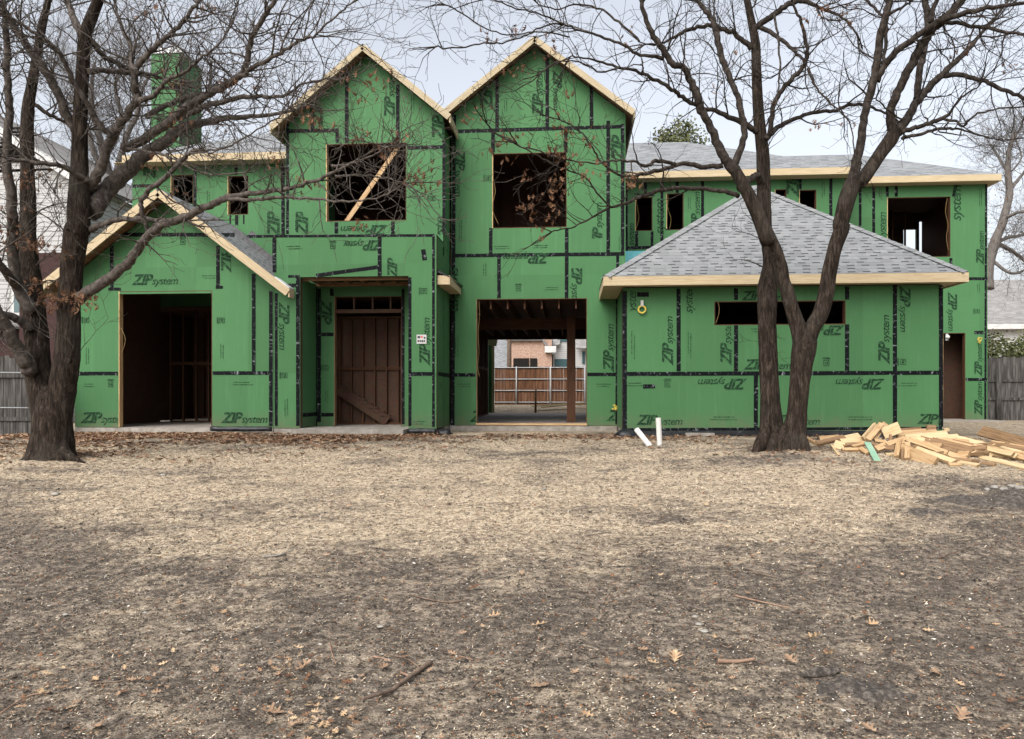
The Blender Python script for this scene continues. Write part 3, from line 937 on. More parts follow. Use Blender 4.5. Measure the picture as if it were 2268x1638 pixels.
# --- roofs
def roof_poly(mb, pts, th=.05, mi=0, mb_i=1):
    P = [Vector(p) for p in pts]
    n = Vector((0, 0, 0))
    for i in range(len(P)):
        a, b = P[i], P[(i + 1) % len(P)]
        n += a.cross(b)
    n.normalize()
    if n.z < 0:
        P = P[::-1]; n = -n
    h = Vector((0, 0, 1)).cross(n)
    h = h.normalized() if h.length > 1e-4 else Vector((1, 0, 0))
    s = n.cross(h)
    uv = [(p.dot(h), p.dot(s)) for p in P]
    mb.face(P, uv, mi)
    D = [p - n * th for p in P]
    mb.face(D[::-1], uv[::-1], mb_i)
    for i in range(len(P)):
        j = (i + 1) % len(P)
        mb.face([P[i], D[i], D[j], P[j]], [(0, 0), (0, th), (1, th), (1, 0)], mi)
def fascia(parent, segs, h=.19, t=.035, name='fascia', m='fascia'):
    mb = MB()
    for sg in segs:
        p, q, nrm = Vector(sg[0]), Vector(sg[1]), sg[2]
        hh = sg[3] if len(sg) > 3 else h
        d = (q - p).normalized()
        up = Vector((0, 0, 1))
        dn = Vector((0, 0, -hh / 2 - .012))
        off = Vector(nrm) * (t / 2 - .004)
        mb.bar(p + dn + off, q + dn + off, hh, t, nrm)
    return link_mesh(name, mb, M[m], parent)
def roof(polys, mat_='shingle', label=None):
    mb = MB()
    for p in polys: roof_poly(mb, p)
    o = link_mesh('roof', mb, [M[mat_], M['lumber_brown']], HOUSE)
    if label: o['label'] = label
    return o
# wing gable roof
wf, wb = 16.5, 20.35
zl = lambda x: WRZ - WS * abs(x - WRX)
xL, xRt = -12.05, -6.22
o = roof([[(xL, wf, zl(xL)), (WRX, wf, WRZ), (WRX, wb, WRZ), (xL, wb, zl(xL))],
          [(WRX, wf, WRZ), (xRt, wf, zl(xRt)), (xRt, YE - .005, zl(xRt)), (ea0 + .0, YE - .005, zl(ea0)), (ea0, wb, zl(ea0)), (WRX, wb, WRZ)]], label='grey shingled gable roof of the left wing')
fascia(o, [((xL, wf, zl(xL)), (WRX, wf, WRZ), (0, -1, 0), .175), ((WRX, wf, WRZ), (xRt, wf, zl(xRt)), (0, -1, 0), .175), ((xL, wf, zl(xL)), (xL, wb, zl(xL)), (-1, 0, 0)), ((xRt, wf, zl(xRt)), (xRt, YE - .01, zl(xRt)), (1, 0, 0))])
fl = MB(); fl.bar(Vector((-8.75, 20.25, zl(-8.75) + .06)), Vector((-7.3, 20.25, zl(-7.3) + .06)), .30, .05, (0, -1, .35))
link_mesh('roof_membrane', fl, M['membrane'], o)
fl = MB(); fl.bar(Vector((-8.45, YS - .06, zl(-8.45) + .06)), Vector((ea0 - .02, YS - .06, zl(ea0) + .06)), .16, .10, (0, -1, .5))
link_mesh('roof_membrane', fl, M['membrane'], o)
me_ = MB()
me_.bar((xRt - .3, YE - .16, zl(xRt - .3) + .02), (xRt + .02, YE - .16, zl(xRt + .02) + .02), .3, .02, (.6, 0, .8))
link_mesh('edge_flashing', me_, M['metal'], o)

# garage hip roof
A, B = (.71, 16.2, 3.37), (8.0, 16.2, 3.37)
Cx, Cz = 4.65, 6.15
Cp = (Cx, 19.85, Cz)
zL = lambda x: 3.37 + (x - .71) / (Cx - .71) * (Cz - 3.37)
o = roof([[A, B, Cp], [A, Cp, (Cx, 22.98, Cz), (1.33, 22.98, zL(1.33)), (1.33, 18.69, zL(1.33)), (.71, 18.69, 3.37)], [B, (8.0, 23.98, 3.37), (Cx, 23.98, Cz), Cp]], label='light grey hipped garage roof')
fascia(o, [((.70, 16.2, 3.37), (8.01, 16.2, 3.37), (0, -1, 0)), ((8.0, 16.2, 3.37), (8.0, 23.98, 3.37), (1, 0, 0)), ((.71, 16.2, 3.37), (.71, 18.69, 3.37), (-1, 0, 0))])
so = MB(); so.box(.72, 7.99, 16.205, YGA - .006, 3.19, 3.205); so.box(.72, gx0 - .006, YGA, 18.69, 3.19, 3.205); so.box(gx1 + .004, 7.99, YGA, 23.98, 3.19, 3.205)
link_mesh('soffit', so, M['fascia'], o)
caps = MB()
for end in (A, B):
    e, c = Vector(end), Vector(Cp)
    L = (c - e).length
    n = int(L / .16)
    for k in range(n):
        p, q = e.lerp(c, k / n), e.lerp(c, (k + 1.25) / n)
        lift = Vector((0, 0, .022 + .004 * (k % 2)))
        dirn = (q - p).normalized()
        sx = 1 if end is A else -1
        for nrm in (Vector((0, -.6, .8)), Vector((-.6 * sx, 0, .8))):
            side_ = dirn.cross(nrm).normalized()
            if nrm.x == 0: side_ = side_ if side_.x * sx > 0 else -side_
            else: side_ = side_ if side_.y > 0 else -side_
            w_ = .15
            u0 = rnd.random() * 50
            pts = [p + lift + Vector((0, 0, .012)), q + lift - Vector((0, 0, .004)), q + lift + side_ * w_ - Vector((0, 0, .004)), p + lift + side_ * w_ + Vector((0, 0, .012))]
            caps.face(pts, [(u0, .05), (u0 + .1, .05), (u0 + .1, .13), (u0, .13)])
            caps.face([pts[0], pts[3], pts[3] - Vector((0, 0, .02)), pts[0] - Vector((0, 0, .02))], [(0, 0)] * 4)
link_mesh('hip_caps', caps, M['shingle'], o)
gm = MB()
gm.bar((.69, 16.35, 3.40), (.69, 18.6, 3.40), .06, .03, (-1, 0, 0))
link_mesh('edge_flashing', gm, M['membrane'], o)

# upper front gables
def gable_roof(x_l, x_p, x_r, z_p, sl, y0, y1, label):
    zf = lambda x: z_p - sl * abs(x - x_p)
    o = roof([[(x_l, y0, zf(x_l)), (x_p, y0, z_p), (x_p, y1, z_p), (x_l, y1, zf(x_l))], [(x_p, y0, z_p), (x_r, y0, zf(x_r)), (x_r, y1, zf(x_r)), (x_p, y1, z_p)]], label=label)
    fascia(o, [((x_l, y0, zf(x_l)), (x_p, y0, z_p), (0, -1, 0), .14), ((x_p, y0, z_p), (x_r, y0, zf(x_r)), (0, -1, 0), .14),
               ((x_r, y0, zf(x_r)), (x_r, min(y1, y0 + 1.2 if x_r < 0 else y1), zf(x_r)), (1, 0, 0)), ((x_l, y0, zf(x_l)), (x_l, y0 + (2.5 if x_l < -4 else .6), zf(x_l)), (-1, 0, 0))], m='rake')
    return o
gable_roof(-6.95, LGX, -2.77, LGZ, LGS, 17.35, 22.9, 'left front gable roof with bare trim boards')
gable_roof(-3.12, RGX, PY(1404, 250, 18.35).x, RGZ, RGS, 18.35, 26.0, 'right front gable roof with bare trim boards')

# main hipped roofs
E, pit = 7.38, .52
def hip(x_l, x_r, y0, run, left_hip, right_hip, label):
    yr, zr, yb = y0 + run, E + pit * run, y0 + 2 * run
    rl, rr = (x_l + run if left_hip else x_l), (x_r - run if right_hip else x_r)
    ps = [[(x_l, y0, E), (x_r, y0, E), (rr, yr, zr), (rl, yr, zr)], [(x_l, yb, E), (rl, yr, zr), (rr, yr, zr), (x_r, yb, E)]]
    if right_hip: ps.append([(x_r, y0, E), (x_r, yb, E), (rr, yr, zr)])
    if left_hip: ps.append([(x_l, y0, E), (rl, yr, zr), (x_l, yb, E)])
    return roof(ps, 'shingle_far', label)
o = hip(-12.15, -2.0, 20.0, 4.45, True, False, 'hipped main roof behind the left wing')
fascia(o, [((-12.15, 20.0, E), (-6.8, 20.0, E), (0, -1, 0)), ((-12.15, 20, E), (-12.15, 28.9, E), (-1, 0, 0))])
so = MB(); so.box(-12.44, -6.8, 20.005, YL - .005, 7.18, 7.195); so.box(-12.44, la0 - .004, YL, 28.8, 7.18, 7.195)
link_mesh('soffit', so, M['fascia'], o)
o = hip(1.0, 8.12, 22.6, 4.2, False, True, 'hipped main roof above the garage')
fascia(o, [((1.0, 22.6, E), (8.13, 22.6, E), (0, -1, 0)), ((8.12, 22.6, E), (8.12, 23.6, E), (1, 0, 0))])
so = MB(); so.box(1.35, 8.11, 22.605, YM - .005, 7.17, 7.185)
link_mesh('soffit', so, M['fascia'], o)
o = hip(5.0, 12.62, 23.65, 3.05, False, True, 'hipped roof end on the far right')
fascia(o, [((8.16, 23.65, E), (12.63, 23.65, E), (0, -1, 0)), ((12.62, 23.65, E), (12.62, 29.7, E), (1, 0, 0))])
so = MB(); so.box(8.16, 12.61, 23.655, YF - .005, 7.17, 7.185); so.box(FX1 + .004, 12.61, YF, 29.7, 7.17, 7.185)
link_mesh('soffit', so, M['fascia'], o)
# eave stub beside the entry
es = MB()
es.bar((-2.70, YE + .08, 3.43), (-2.70, 18.65, 3.43), .20, .03, (1, 0, 0))
es.bar((-2.96, YE + .09, 3.43), (-2.71, YE + .09, 3.43), .20, .03, (0, -1, 0))
es.box(-2.965, -2.715, YE + .11, 18.66, 3.34, 3.355)
o = link_mesh('eave_stub', es, M['fascia'], HOUSE)
mm = MB()
for k in range(4):
    mm.bar((-2.83 - .02 * k, YE + .06 + .02 * k, 3.56 + .02 * k), (-2.80 + .03 * k, 18.62, 3.54 + .015 * k), .30 - .04 * k, .02, (.35 + .1 * k, 0, .9))
link_mesh('roof_membrane', mm, M['membrane'], o)
# entry top
et = MB(); et.box(ea0, XR, YE + .005, YG + .2, ez1 - .03, ez1 - .002)
link_mesh('roof', et, M['membrane'], HOUSE)['label'] = 'flat top of the entry block'

# chimney
YC = 22.0
c0, c1 = PY(335, 200, YC), PY(402, 118, YC)
ch = Wall(YC, th=1.25)
ch.build(c0.x, c1.x, 6.0, c1.z)
ch.tapes([(400, 122, 400, 320), (336, 196, 399, 195)])
ch.text(360, 270, 60, 90, 'ZIP')
chim = link_mesh('chimney', ch.mb, [M['green'], M['tape'], M['print'], M['green']], HOUSE)
cc = MB(); cc.box(c0.x - .04, c1.x + .04, YC - .04, YC + 1.29, c1.z + .002, c1.z + .15)
link_mesh('chimney_cap', cc, M['metal'], chim)

# ---------------------------------------------------------------- ground
def lawn_cover(x, y):
    """how much dead grass lies at a spot (0 bare soil .. 1 straw)"""
    b = .03 + .85 * smooth(4.4, 9.0, y) * (1 - .45 * smooth(12.2, 14.5, y))
    b -= .75 * smooth(1.6, 4.5, x - (y - 7) * .25) * (1 - smooth(9.5, 11.5, y))
    b -= .45 * smooth(2.5, 5.5, -x - (y - 7) * .2) * (1 - smooth(8, 10.5, y))
    k = .6 + .5 * smooth(5, 8.5, y)
    b += .35 * mnoise.noise((x * .22 + 3, y * .3, 12)) * smooth(4, 6, y)
    b += k * (.70 * mnoise.noise((x * .5 + 7, y * .9, 0)) + .5 * mnoise.noise((x * 1.5, y * 2.6, 4))) + .5 * mnoise.noise((x * 3.5, y * 6, 8))
    for (y0, sl, cv) in ((8.9, .10, .012), (10.6, -.06, .010), (7.4, .16, .0), (12.0, .05, -.006)):       # faint wheel tracks rubbed to straw
        q = (y - (y0 + sl * x + cv * x * x)) / .16
        b += .60 * math.exp(-q * q) * max(0, .5 + mnoise.noise((x * .6, y0, 2)))
    b -= .5 * math.exp(-((x - 3.4) ** 2 + (y - 12.3) ** 2) / 1.6)
    return min(1, max(0, b))
def make_ground():
    xs = np.concatenate([-np.geomspace(500, 15, 14), np.linspace(-14, 14, 300), np.geomspace(15, 500, 14)])
    ys = np.concatenate([np.linspace(-60, 1.2, 10), np.linspace(1.5, 9, 190), np.linspace(9.06, 17.5, 120), np.linspace(18.5, 40, 26), np.geomspace(44, 700, 12)])
    nx, ny = len(xs), len(ys)
    V = []; cov = []
    for y in ys:
        for x in xs:
            z = zg(x, y)
            if 1 < y < 17.6 and abs(x) < 14.5:
                a = 1 - smooth(13, 16.2, y)
                z += a * ((.028 * mnoise.noise((x * 1.9, y * 1.9, 1)) + .016 * mnoise.noise((x * 6, y * 6, 5))) + .015 * mnoise.noise((x * 15, y * 15, 9)))
                cov.append(lawn_cover(x, y))
            else:
                cov.append(.55)
            V.append((x, y, z))
    Fc = []
    for j in range(ny - 1):
        for i in range(nx - 1):
            b = j * nx + i
            Fc.append((b, b + 1, b + nx + 1, b + nx))
    me = bpy.data.meshes.new('ground')
    me.from_pydata(V, [], Fc)
    me.polygons.foreach_set('use_smooth', np.ones(len(Fc), dtype=bool))
    at = me.attributes.new('dead_grass', 'FLOAT', 'POINT')
    at.data.foreach_set('value', np.array(cov, dtype=np.float32))
    m, nt, bs = new_mat('bare_lawn_soil')
    v = coords(nt, 'Object', (1, 1, 1))
    n1 = tex_noise(nt, v, 2.4, 7, .68)
    n2 = tex_noise(nt, v, 15, 6, .72)
    n3 = tex_noise(nt, v, 70, 4, .7)
    vst = coords(nt, 'Object', (22, 60, 30))
    n4 = tex_noise(nt, vst, 1.0, 5, .7, 1.2)
    nmix = math_(nt, 'ADD', math_(nt, 'MULTIPLY', n2.outputs[0], .5), math_(nt, 'MULTIPLY', n3.outputs[0], .5))
    soil = ramp(nt, nmix, [(.36, (.019, .015, .012)), (.44, (.075, .060, .048)), (.52, (.165, .136, .110)), (.60, (.345, .29, .238))])
    soil = mix(nt, ramp(nt, n1.outputs[0], [(.38, (.5, .5, .5)), (.55, (0, 0, 0))]), soil, (.060, .052, .045))
    straw = ramp(nt, n4.outputs[0], [(.33, (.09, .069, .048)), (.43, (.33, .258, .178)), (.53, (.60, .485, .345)), (.63, (.80, .69, .53))])
    straw = mix(nt, ramp(nt, n2.outputs[0], [(.36, (.85, .85, .85)), (.52, (0, 0, 0))]), straw, (.12, .092, .066))
    an = nt.nodes.new('ShaderNodeAttribute'); an.attribute_name = 'dead_grass'
    f = math_(nt, 'ADD', an.outputs['Fac'], math_(nt, 'MULTIPLY', math_(nt, 'SUBTRACT', n2.outputs[0], .5), 1.7))
    f = math_(nt, 'ADD', f, math_(nt, 'MULTIPLY', math_(nt, 'SUBTRACT', n1.outputs[0], .5), 1.2))
    f = ramp(nt, f, [(.0, (.04, .04, .04)), (1.0, (.96, .96, .96))])
    c = mix(nt, f, soil, straw)
    n5 = tex_noise(nt, v, 130, 3, .7)
    fleck = ramp(nt, n5.outputs[0], [(.63, (0, 0, 0)), (.68, (.8, .8, .8))])
    c = mix(nt, fleck, c, (.42, .385, .33))
    nt.links.new(c, bs.inputs['Base Color'])
    bs.inputs['Roughness'].default_value = .95
    bs.inputs['Specular IOR Level'].default_value = .12
    h = math_(nt, 'ADD', n2.outputs[0], math_(nt, 'MULTIPLY', n3.outputs[0], .5))
    bump(nt, bs, h, 1.0, .05)
    me.materials.append(m)
    o = bpy.data.objects.new('ground', me)
    COL.objects.link(o)
    o['kind'] = 'structure'
make_ground()

# scattered cover: straw blades, crumbs of soil and bark, leaf litter
nr = np.random.default_rng(11)
def scatter_points(n, y0, y1, power=1.6, halfw=.78):
    """spots on the lawn, thinning out with distance"""
    u = nr.random(n)
    k = 1 - power
    y = (y0 ** k + u * (y1 ** k - y0 ** k)) ** (1 / k)
    x = (nr.random(n) * 2 - 1) * (halfw * y + .4) - y * .077
    return x, y
def stuff_mesh(name, V, Fs, mi, mats, label=None):
    me = bpy.data.meshes.new(name)
    n = len(V)
    me.vertices.add(n)
    me.vertices.foreach_set('co', np.asarray(V, dtype=np.float32).ravel())
    Fs = np.asarray(Fs, dtype=np.int32)
    nf, k = Fs.shape
    me.loops.add(nf * k)
    me.loops.foreach_set('vertex_index', Fs.ravel())
    me.polygons.add(nf)
    me.polygons.foreach_set('loop_start', np.arange(0, nf * k, k, dtype=np.int32))
    me.polygons.foreach_set('loop_total', np.full(nf, k, dtype=np.int32))
    for m in mats: me.materials.append(m)
    me.polygons.foreach_set('material_index', np.asarray(mi, dtype=np.int32))
    me.update(calc_edges=True)
    o = bpy.data.objects.new(name, me)
    COL.objects.link(o)
    o['kind'] = 'stuff'
    if label: o['label'] = label
    return o
def fine_z(x, y):
    a = 1 - smooth(13, 16.2, y)
    return zg(x, y) + a * (.028 * mnoise.noise((x * 1.9, y * 1.9, 1)) + .016 * mnoise.noise((x * 6, y * 6, 5)))
def straw_blades(n):
    x, y = scatter_points(n, 2.6, 16.0, 1.25)
    V = []; mi = []
    keep = 0
    for i in range(n):
        xi, yi = float(x[i]), float(y[i])
        c = lawn_cover(xi, yi)
        if rnd.random() > (.06 + .6 * c) * (.45 + .55 * smooth(4, 7.5, yi)): continue
        z = fine_z(xi, yi) + .004
        an = rnd.random() * math.tau
        L = rnd.uniform(.007, .026) * (.45 + .13 * yi)
        w = rnd.uniform(.0011, .0024) * (.6 + .14 * yi)
        up = rnd.uniform(.05, .6) * L
        dx, dy = math.cos(an) * L, math.sin(an) * L
        px, py = -math.sin(an) * w, math.cos(an) * w
        V += [(xi - px, yi - py, z), (xi + px, yi + py, z + .001), (xi + dx + px * .4, yi + dy + py * .4, z + up + .001), (xi + dx - px * .4, yi + dy - py * .4, z + up)]
        r = rnd.random()
        mi.append(0 if r < .38 else 1 if r < .62 else 2 if r < .94 else 3)
        keep += 1
    Fs = np.arange(keep * 4).reshape(-1, 4)
    stuff_mesh('dead_grass', V, Fs, mi, [plain('straw_tan', (.50, .39, .265), .8, .1), plain('straw_pale', (.66, .56, .42), .8, .1), plain('straw_brown', (.12, .085, .055), .8, .1), plain('straw_white', (.58, .54, .47), .8, .1)], 'thin dead grass blades lying on the lawn')
straw_blades(190000)
def crumbs(n):
    x, y = scatter_points(n, 2.6, 14.5, 1.5)
    V = []; T = []; mi = []
    for i in range(n):
        xi, yi = float(x[i]), float(y[i])
        c = lawn_cover(xi, yi)
        r = rnd.random()
        light = r < .42
        s = (rnd.uniform(.0018, .0052) if light else rnd.uniform(.003, .010)) * (.6 + .10 * yi)
        if rnd.random() < .015: s *= 2
        z = fine_z(xi, yi) + s * .25
        b = len(V)
        an = rnd.random() * math.tau
        for k in range(4):
            q = an + math.pi / 2 * k
            rr = s * rnd.uniform(.6, 1.4) * (1.0 if k % 2 else rnd.uniform(.5, 1))
            st_ = 2.2 if k % 2 == 0 and light else 1.0
            V.append((xi + math.cos(q) * rr * st_, yi + math.sin(q) * rr * st_, z + rnd.uniform(-.3, .3) * s))
        V.append((xi + rnd.uniform(-.3, .3) * s, yi + rnd.uniform(-.3, .3) * s, z + s * rnd.uniform(.3, .8)))
        for k in range(4): T.append((b + k, b + (k + 1) % 4, b + 4))
        m_ = (0 if r < .06 else 1) if light else (2 if r < .75 and c < .6 else 3 if r < .9 else 4)
        mi += [m_] * 4
    stuff_mesh('soil_crumbs', V, T, mi, [plain('chip_white', (.56, .53, .46), .8, .1), plain('chip_tan', (.36, .29, .205), .8, .1), plain('crumb_dark', (.035, .030, .026), .95, .1), plain('crumb_brown', (.09, .068, .05), .95, .1), plain('leaf_bit', (.20, .10, .055), .9, .1)], 'crumbs of soil and wood chips on the bare lawn')
crumbs(85000)

HALF = [(0, .015), (.12, .03), (.19, .20), (.23, .22), (.28, .07), (.37, .08), (.47, .40), (.53, .38), (.55, .13), (.64, .11), (.75, .30), (.80, .27), (.81, .09), (.91, .12), (1.0, .015)]
HALF_S = [(0, .02), (.2, .21), (.32, .08), (.5, .38), (.6, .12), (.78, .28), (1.0, .02)]
def oak_leaf(mb, pos, size, yaw, tilt=0, roll=0, curl=.25, mi=0, thick=0, fold=.0, H=None):
    H = H or HALF
    from mathutils import Matrix
    mt = Matrix.Translation(pos) @ Matrix.Rotation(yaw, 4, 'Z') @ Matrix.Rotation(tilt, 4, 'Y') @ Matrix.Rotation(roll, 4, 'X')
    f = lambda x, y: mt @ Vector(((x - .5) * size, y * size * .95, size * (curl * (y * y * 1.6 + (x - .5) ** 2 * .9) + fold * abs(y))))
    for sg in (1, -1):
        sk = rnd.uniform(.8, 1.15)
        for i in range(len(H) - 1):
            (x0, y0), (x1, y1) = H[i], H[i + 1]
            mb.face([f(x0, 0), f(x1, 0), f(x1, sg * y1 * sk), f(x0, sg * y0 * sk)], None, mi)
    mb.face([f(-.22, -.008), f(0, -.012), f(0, .012), f(-.22, .008)], None, mi)

def litter():
    mb = MB()
    def drop(x, y, s):
        oak_leaf(mb, (x, y, fine_z(x, y) + .012 + rnd.random() * .015), s, rnd.random() * math.tau, rnd.uniform(-.35, .35), rnd.uniform(-.5, .5), rnd.uniform(.1, .8), rnd.choice((0, 0, 0, 2, 2)) if y > 11 else rnd.choice((0, 1, 2, 2)), H=HALF_S if y > 9 else None)
    for _ in range(14000):                      # drift along the foot of the house, thickest on the left
        x = rnd.uniform(-12, 8.0) if rnd.random() < .55 else rnd.uniform(-12, -3); y = 16.7 - abs(rnd.gauss(0, 2.0 if x < -2 else 1.1)) + .5 * mnoise.noise((x * .8, 0, 6))
        if rnd.random() < (1 if x < -3.5 else .5 if x < 1 else .4):
            if 11 < y < 16.75 and not (x > 3 and y < 15) and mnoise.noise((x * .7, y * 1.1, 3)) > -.35 + .06 * (16.5 - y): drop(x, y, rnd.uniform(.07, .12))
    for _ in range(260):
        an = rnd.random() * math.tau; r = abs(rnd.gauss(.4, .7))
        drop(-7.9 + math.cos(an) * r, 11.2 + math.sin(an) * r * .7 + .4, rnd.uniform(.07, .12))
    for _ in range(330):
        x = rnd.gauss(-9.6, .5); drop(x, rnd.gauss(14.6, .5), rnd.uniform(.08, .13))
    for _ in range(200):
        an = rnd.random() * math.tau; r = abs(rnd.gauss(.5, .6))
        drop(3.4 + math.cos(an) * r, 12.4 + math.sin(an) * r, rnd.uniform(.06, .1))
    xs, ys = scatter_points(330, 2.8, 14, 1.5)
    for x, y in zip(xs, ys):
        drop(float(x), float(y), rnd.uniform(.03, .075))
    for (cu, cv, n, su, sv) in ((110, 1540, 40, 90, 30), (330, 1530, 18, 60, 25), (640, 1500, 32, 45, 30), (700, 1600, 50, 50, 22), (940, 1480, 8, 40, 20)):
        for _ in range(n):
            p = G(cu + rnd.gauss(0, su), min(1660, cv + rnd.gauss(0, sv)))
            drop(p.x, p.y, rnd.uniform(.03, .06))
    o = link_mesh('leaf_litter', mb, [M['dryleaf'], M['tanleaf'], M['midleaf']])
    tag(o, 'brown fallen oak leaves drifted along the house and over the lawn', kind='stuff')
litter()

# ---------------------------------------------------------------- trees
R1 = lambda x, y: (x * .337, y * .337)
R2 = lambda x, y: (757 + x * .337, y * .337)
R3 = lambda x, y: (1511 + x * .337, y * .337)
R4 = lambda x, y: (x * .337, 498.7 + y * .337)
R6 = lambda x, y: (1511 + x * .337, 498.7 + y * .337)
def catmull(P, per=5):
    out = []
    n = len(P)
    for i in range(n - 1):
        p0, p1, p2, p3 = P[max(0, i - 1)], P[i], P[i + 1], P[min(n - 1, i + 2)]
        for k in range(per):
            t = k / per
            out.append(tuple(.5 * ((2 * b) + (-a + c) * t + (2 * a - 5 * b + 4 * c - d) * t * t + (-a + 3 * b - 3 * c + d) * t ** 3) for a, b, c, d in zip(p0, p1, p2, p3)))
    out.append(P[-1])
    return out
class Tree:
    def __init__(s, seed, k=6.0, ws=1.0, tm='twig'):
        s.ws = ws; s.tm = tm
        s.r = random.Random(seed); s.trunk = MB(); s.crown = MB(); s.leaf = MB(); s.k = k
    def limb(s, reg, pts, Ya, Yb, big=False, sides=8, dens=1.0, tw=1.0, per=5, rmin=.010):
        """pts: (x, y, width) traced in a view of the photograph; the limb runs from depth Ya to Yb"""
        P = []
        n = len(pts)
        for i, q in enumerate(pts):
            fr, x, y, w = (q if isinstance(q[0], type(R1)) else (reg, *q))
            u, v = fr(x, y)
            Y = Ya + (Yb - Ya) * i / (n - 1)
            p = PY(u, v, Y)
            d = p.x * -math.sin(TH) + p.y * math.cos(TH)
            P.append((p.x, p.y, p.z, max(rmin, w * s.ws * .337 / 2 * d / F)))
        C = catmull(P, per)
        C = [(c[0] + .012 * s.r.uniform(-1, 1), c[1] + .02 * s.r.uniform(-1, 1), c[2] + .012 * s.r.uniform(-1, 1), c[3]) for c in C] if not big else C
        mb = s.trunk if big else s.crown
        mb.tube([c[:3] for c in C], [c[3] for c in C], 16 if big else sides, True, 0, .11 if big else .10)
        if dens: s.along(C, dens, tw)
        return C
    def along(s, C, dens, tw):
        L = sum((Vector(C[i + 1][:3]) - Vector(C[i][:3])).length for i in range(len(C) - 1))
        n = int(L * s.k * dens)
        for _ in range(n):
            k = s.r.uniform(.12, 1) ** .8 * (len(C) - 1.001)
            i = int(k); f = k - i
            a, b = Vector(C[i][:3]), Vector(C[i + 1][:3])
            p = a.lerp(b, f); t = (b - a).normalized()
            rad = C[i][3]
            q = Vector((s.r.gauss(0, 1), s.r.gauss(0, .8), s.r.gauss(.25, 1)))
            q = (q - t * q.dot(t)).normalized()
            d = (t * s.r.uniform(.3, 1.0) + q).normalized()
            s.twig(p, d, s.r.uniform(.45, 1.35) * tw, min(rad * .55, s.r.uniform(.008, .016)), 2)
        e = Vector(C[-1][:3]); t = (e - Vector(C[-2][:3])).normalized()
        for _ in range(3):
            s.twig(e, (t + Vector((s.r.gauss(0, .3), s.r.gauss(0, .3), s.r.gauss(0, .3)))).normalized(), s.r.uniform(.6, 1.2) * tw, min(C[-1][3], .014), 2)
    def twig(s, p, d, L, r, lev):
        n = max(3, int(L / .13))
        st = L / n
        P = [p]; rr = [r]
        d = d.copy()
        for k in range(n):
            d = (d + Vector((s.r.gauss(0, .20), s.r.gauss(0, .20), s.r.gauss(.035, .20)))).normalized()
            p = p + d * st
            P.append(p); rr.append(max(.0028, r * (1 - .75 * (k + 1) / n)))
            if lev and k >= 0 and s.r.random() < (.62 if lev == 2 else .55):
                q = Vector((s.r.gauss(0, 1), s.r.gauss(0, 1), s.r.gauss(.2, 1)))
                q = (q - d * q.dot(d)).normalized()
                s.twig(p, (d * s.r.uniform(.5, 1.1) + q * .8).normalized(), L * s.r.uniform(.3, .6), max(.0032, rr[-1] * .7), lev - 1)
        s.crown.tube(P, rr, 4 if lev == 2 else 3, False, 0, 0, True)
    def bunch(s, reg, x, y, Y, n=9, spread=.09):
        u, v = reg(x, y)
        c = PY(u, v, Y)
        for _ in range(n):
            q = c + Vector((s.r.gauss(0, spread), s.r.gauss(0, spread), s.r.gauss(-.02, spread * .8)))
            oak_leaf(s.leaf, q, s.r.uniform(.06, .105), s.r.random() * math.tau, s.r.uniform(.3, 1.5), s.r.uniform(-1, 1), s.r.uniform(.2, .9), 0, 0, s.r.uniform(0, .5))
    def done(s, name, label, base, bark='bark', leafmat='dryleaf', group=None):
        t = thing(name, label, 'tree', base, group)
        link_mesh('trunk', s.trunk, M[bark], t)
        if s.crown.v: link_mesh('crown', s.crown, M[s.tm if bark == 'bark' else bark], t)
        if s.leaf.v: link_mesh('dead_leaves', s.leaf, M[leafmat], t)
        return t

# the oak on the left
T = Tree(3, 9.5)
Yt = 11.1
T.limb(R4, [(325, 1680, 480), (328, 1610, 400), (333, 1550, 330), (336, 1480, 280), (338, 1390, 252), (340, 1290, 240), (340, 1200, 220), (338, 1120, 170), (336, 1060, 90)], Yt, Yt, True, dens=0)
for (x0, y0, x1, y1, w) in ((225, 1500, 10, 1600, 70), (430, 1500, 650, 1600, 70), (290, 1510, 200, 1625, 90), (390, 1510, 470, 1625, 90), (340, 1510, 350, 1640, 110)):
    T.limb(R4, [((x0 + 335) / 2, y0 - 170, w * .7), (x0 * .8 + 67, y0 - 60, w), (x0, y0, w), ((x0 * .6 + x1 * .4), y0 * .4 + y1 * .6, w * .62), (x1, y1 + 8, w * .2)], Yt - .02, Yt - .28, True, dens=0)
# left stem and right stem of the fork
T.limb(R4, [(300, 1420, 130), (288, 1300, 142), (274, 1150, 152), (258, 1000, 156), (246, 850, 152), (235, 680, 145), (222, 540, 132), (205, 380, 125), (188, 200, 116), (180, 60, 108), (R1, 186, 1380, 96), (R1, 178, 1100, 84), (R1, 178, 850, 80), (R1, 188, 680, 74), (R1, 214, 540, 64), (R1, 240, 380, 56), (R1, 280, 160, 46), (R1, 330, -40, 36)], Yt, Yt + .6, True, dens=.5)
C_ = T.limb(R4, [(375, 1420, 130), (388, 1300, 148), (402, 1150, 162), (420, 1000, 168), (438, 860, 156), (450, 700, 145), (455, 540, 140), (465, 380, 135), (480, 200, 140), (500, 40, 150), (R1, 515, 1500, 150), (R1, 520, 1330, 138), (R1, 522, 1150, 112), (R1, 522, 980, 96), (R1, 528, 780, 88), (R1, 535, 600, 84), (R1, 548, 400, 80), (R1, 558, 240, 78), (R1, 600, 120, 72), (R1, 660, -30, 64)], Yt, Yt - .4, True, dens=.35)
T.limb(R1, [(555, 250, 60), (500, 160, 50), (460, 60, 42), (430, -40, 36)], Yt - .3, Yt + .4)
knot = MB()
kp = PY(*R4(458, 893), Yt - .34)
T.trunk.tube([kp, kp + Vector((.0, -.07, .0))], [.05, .045], 10, True, 0, .05)
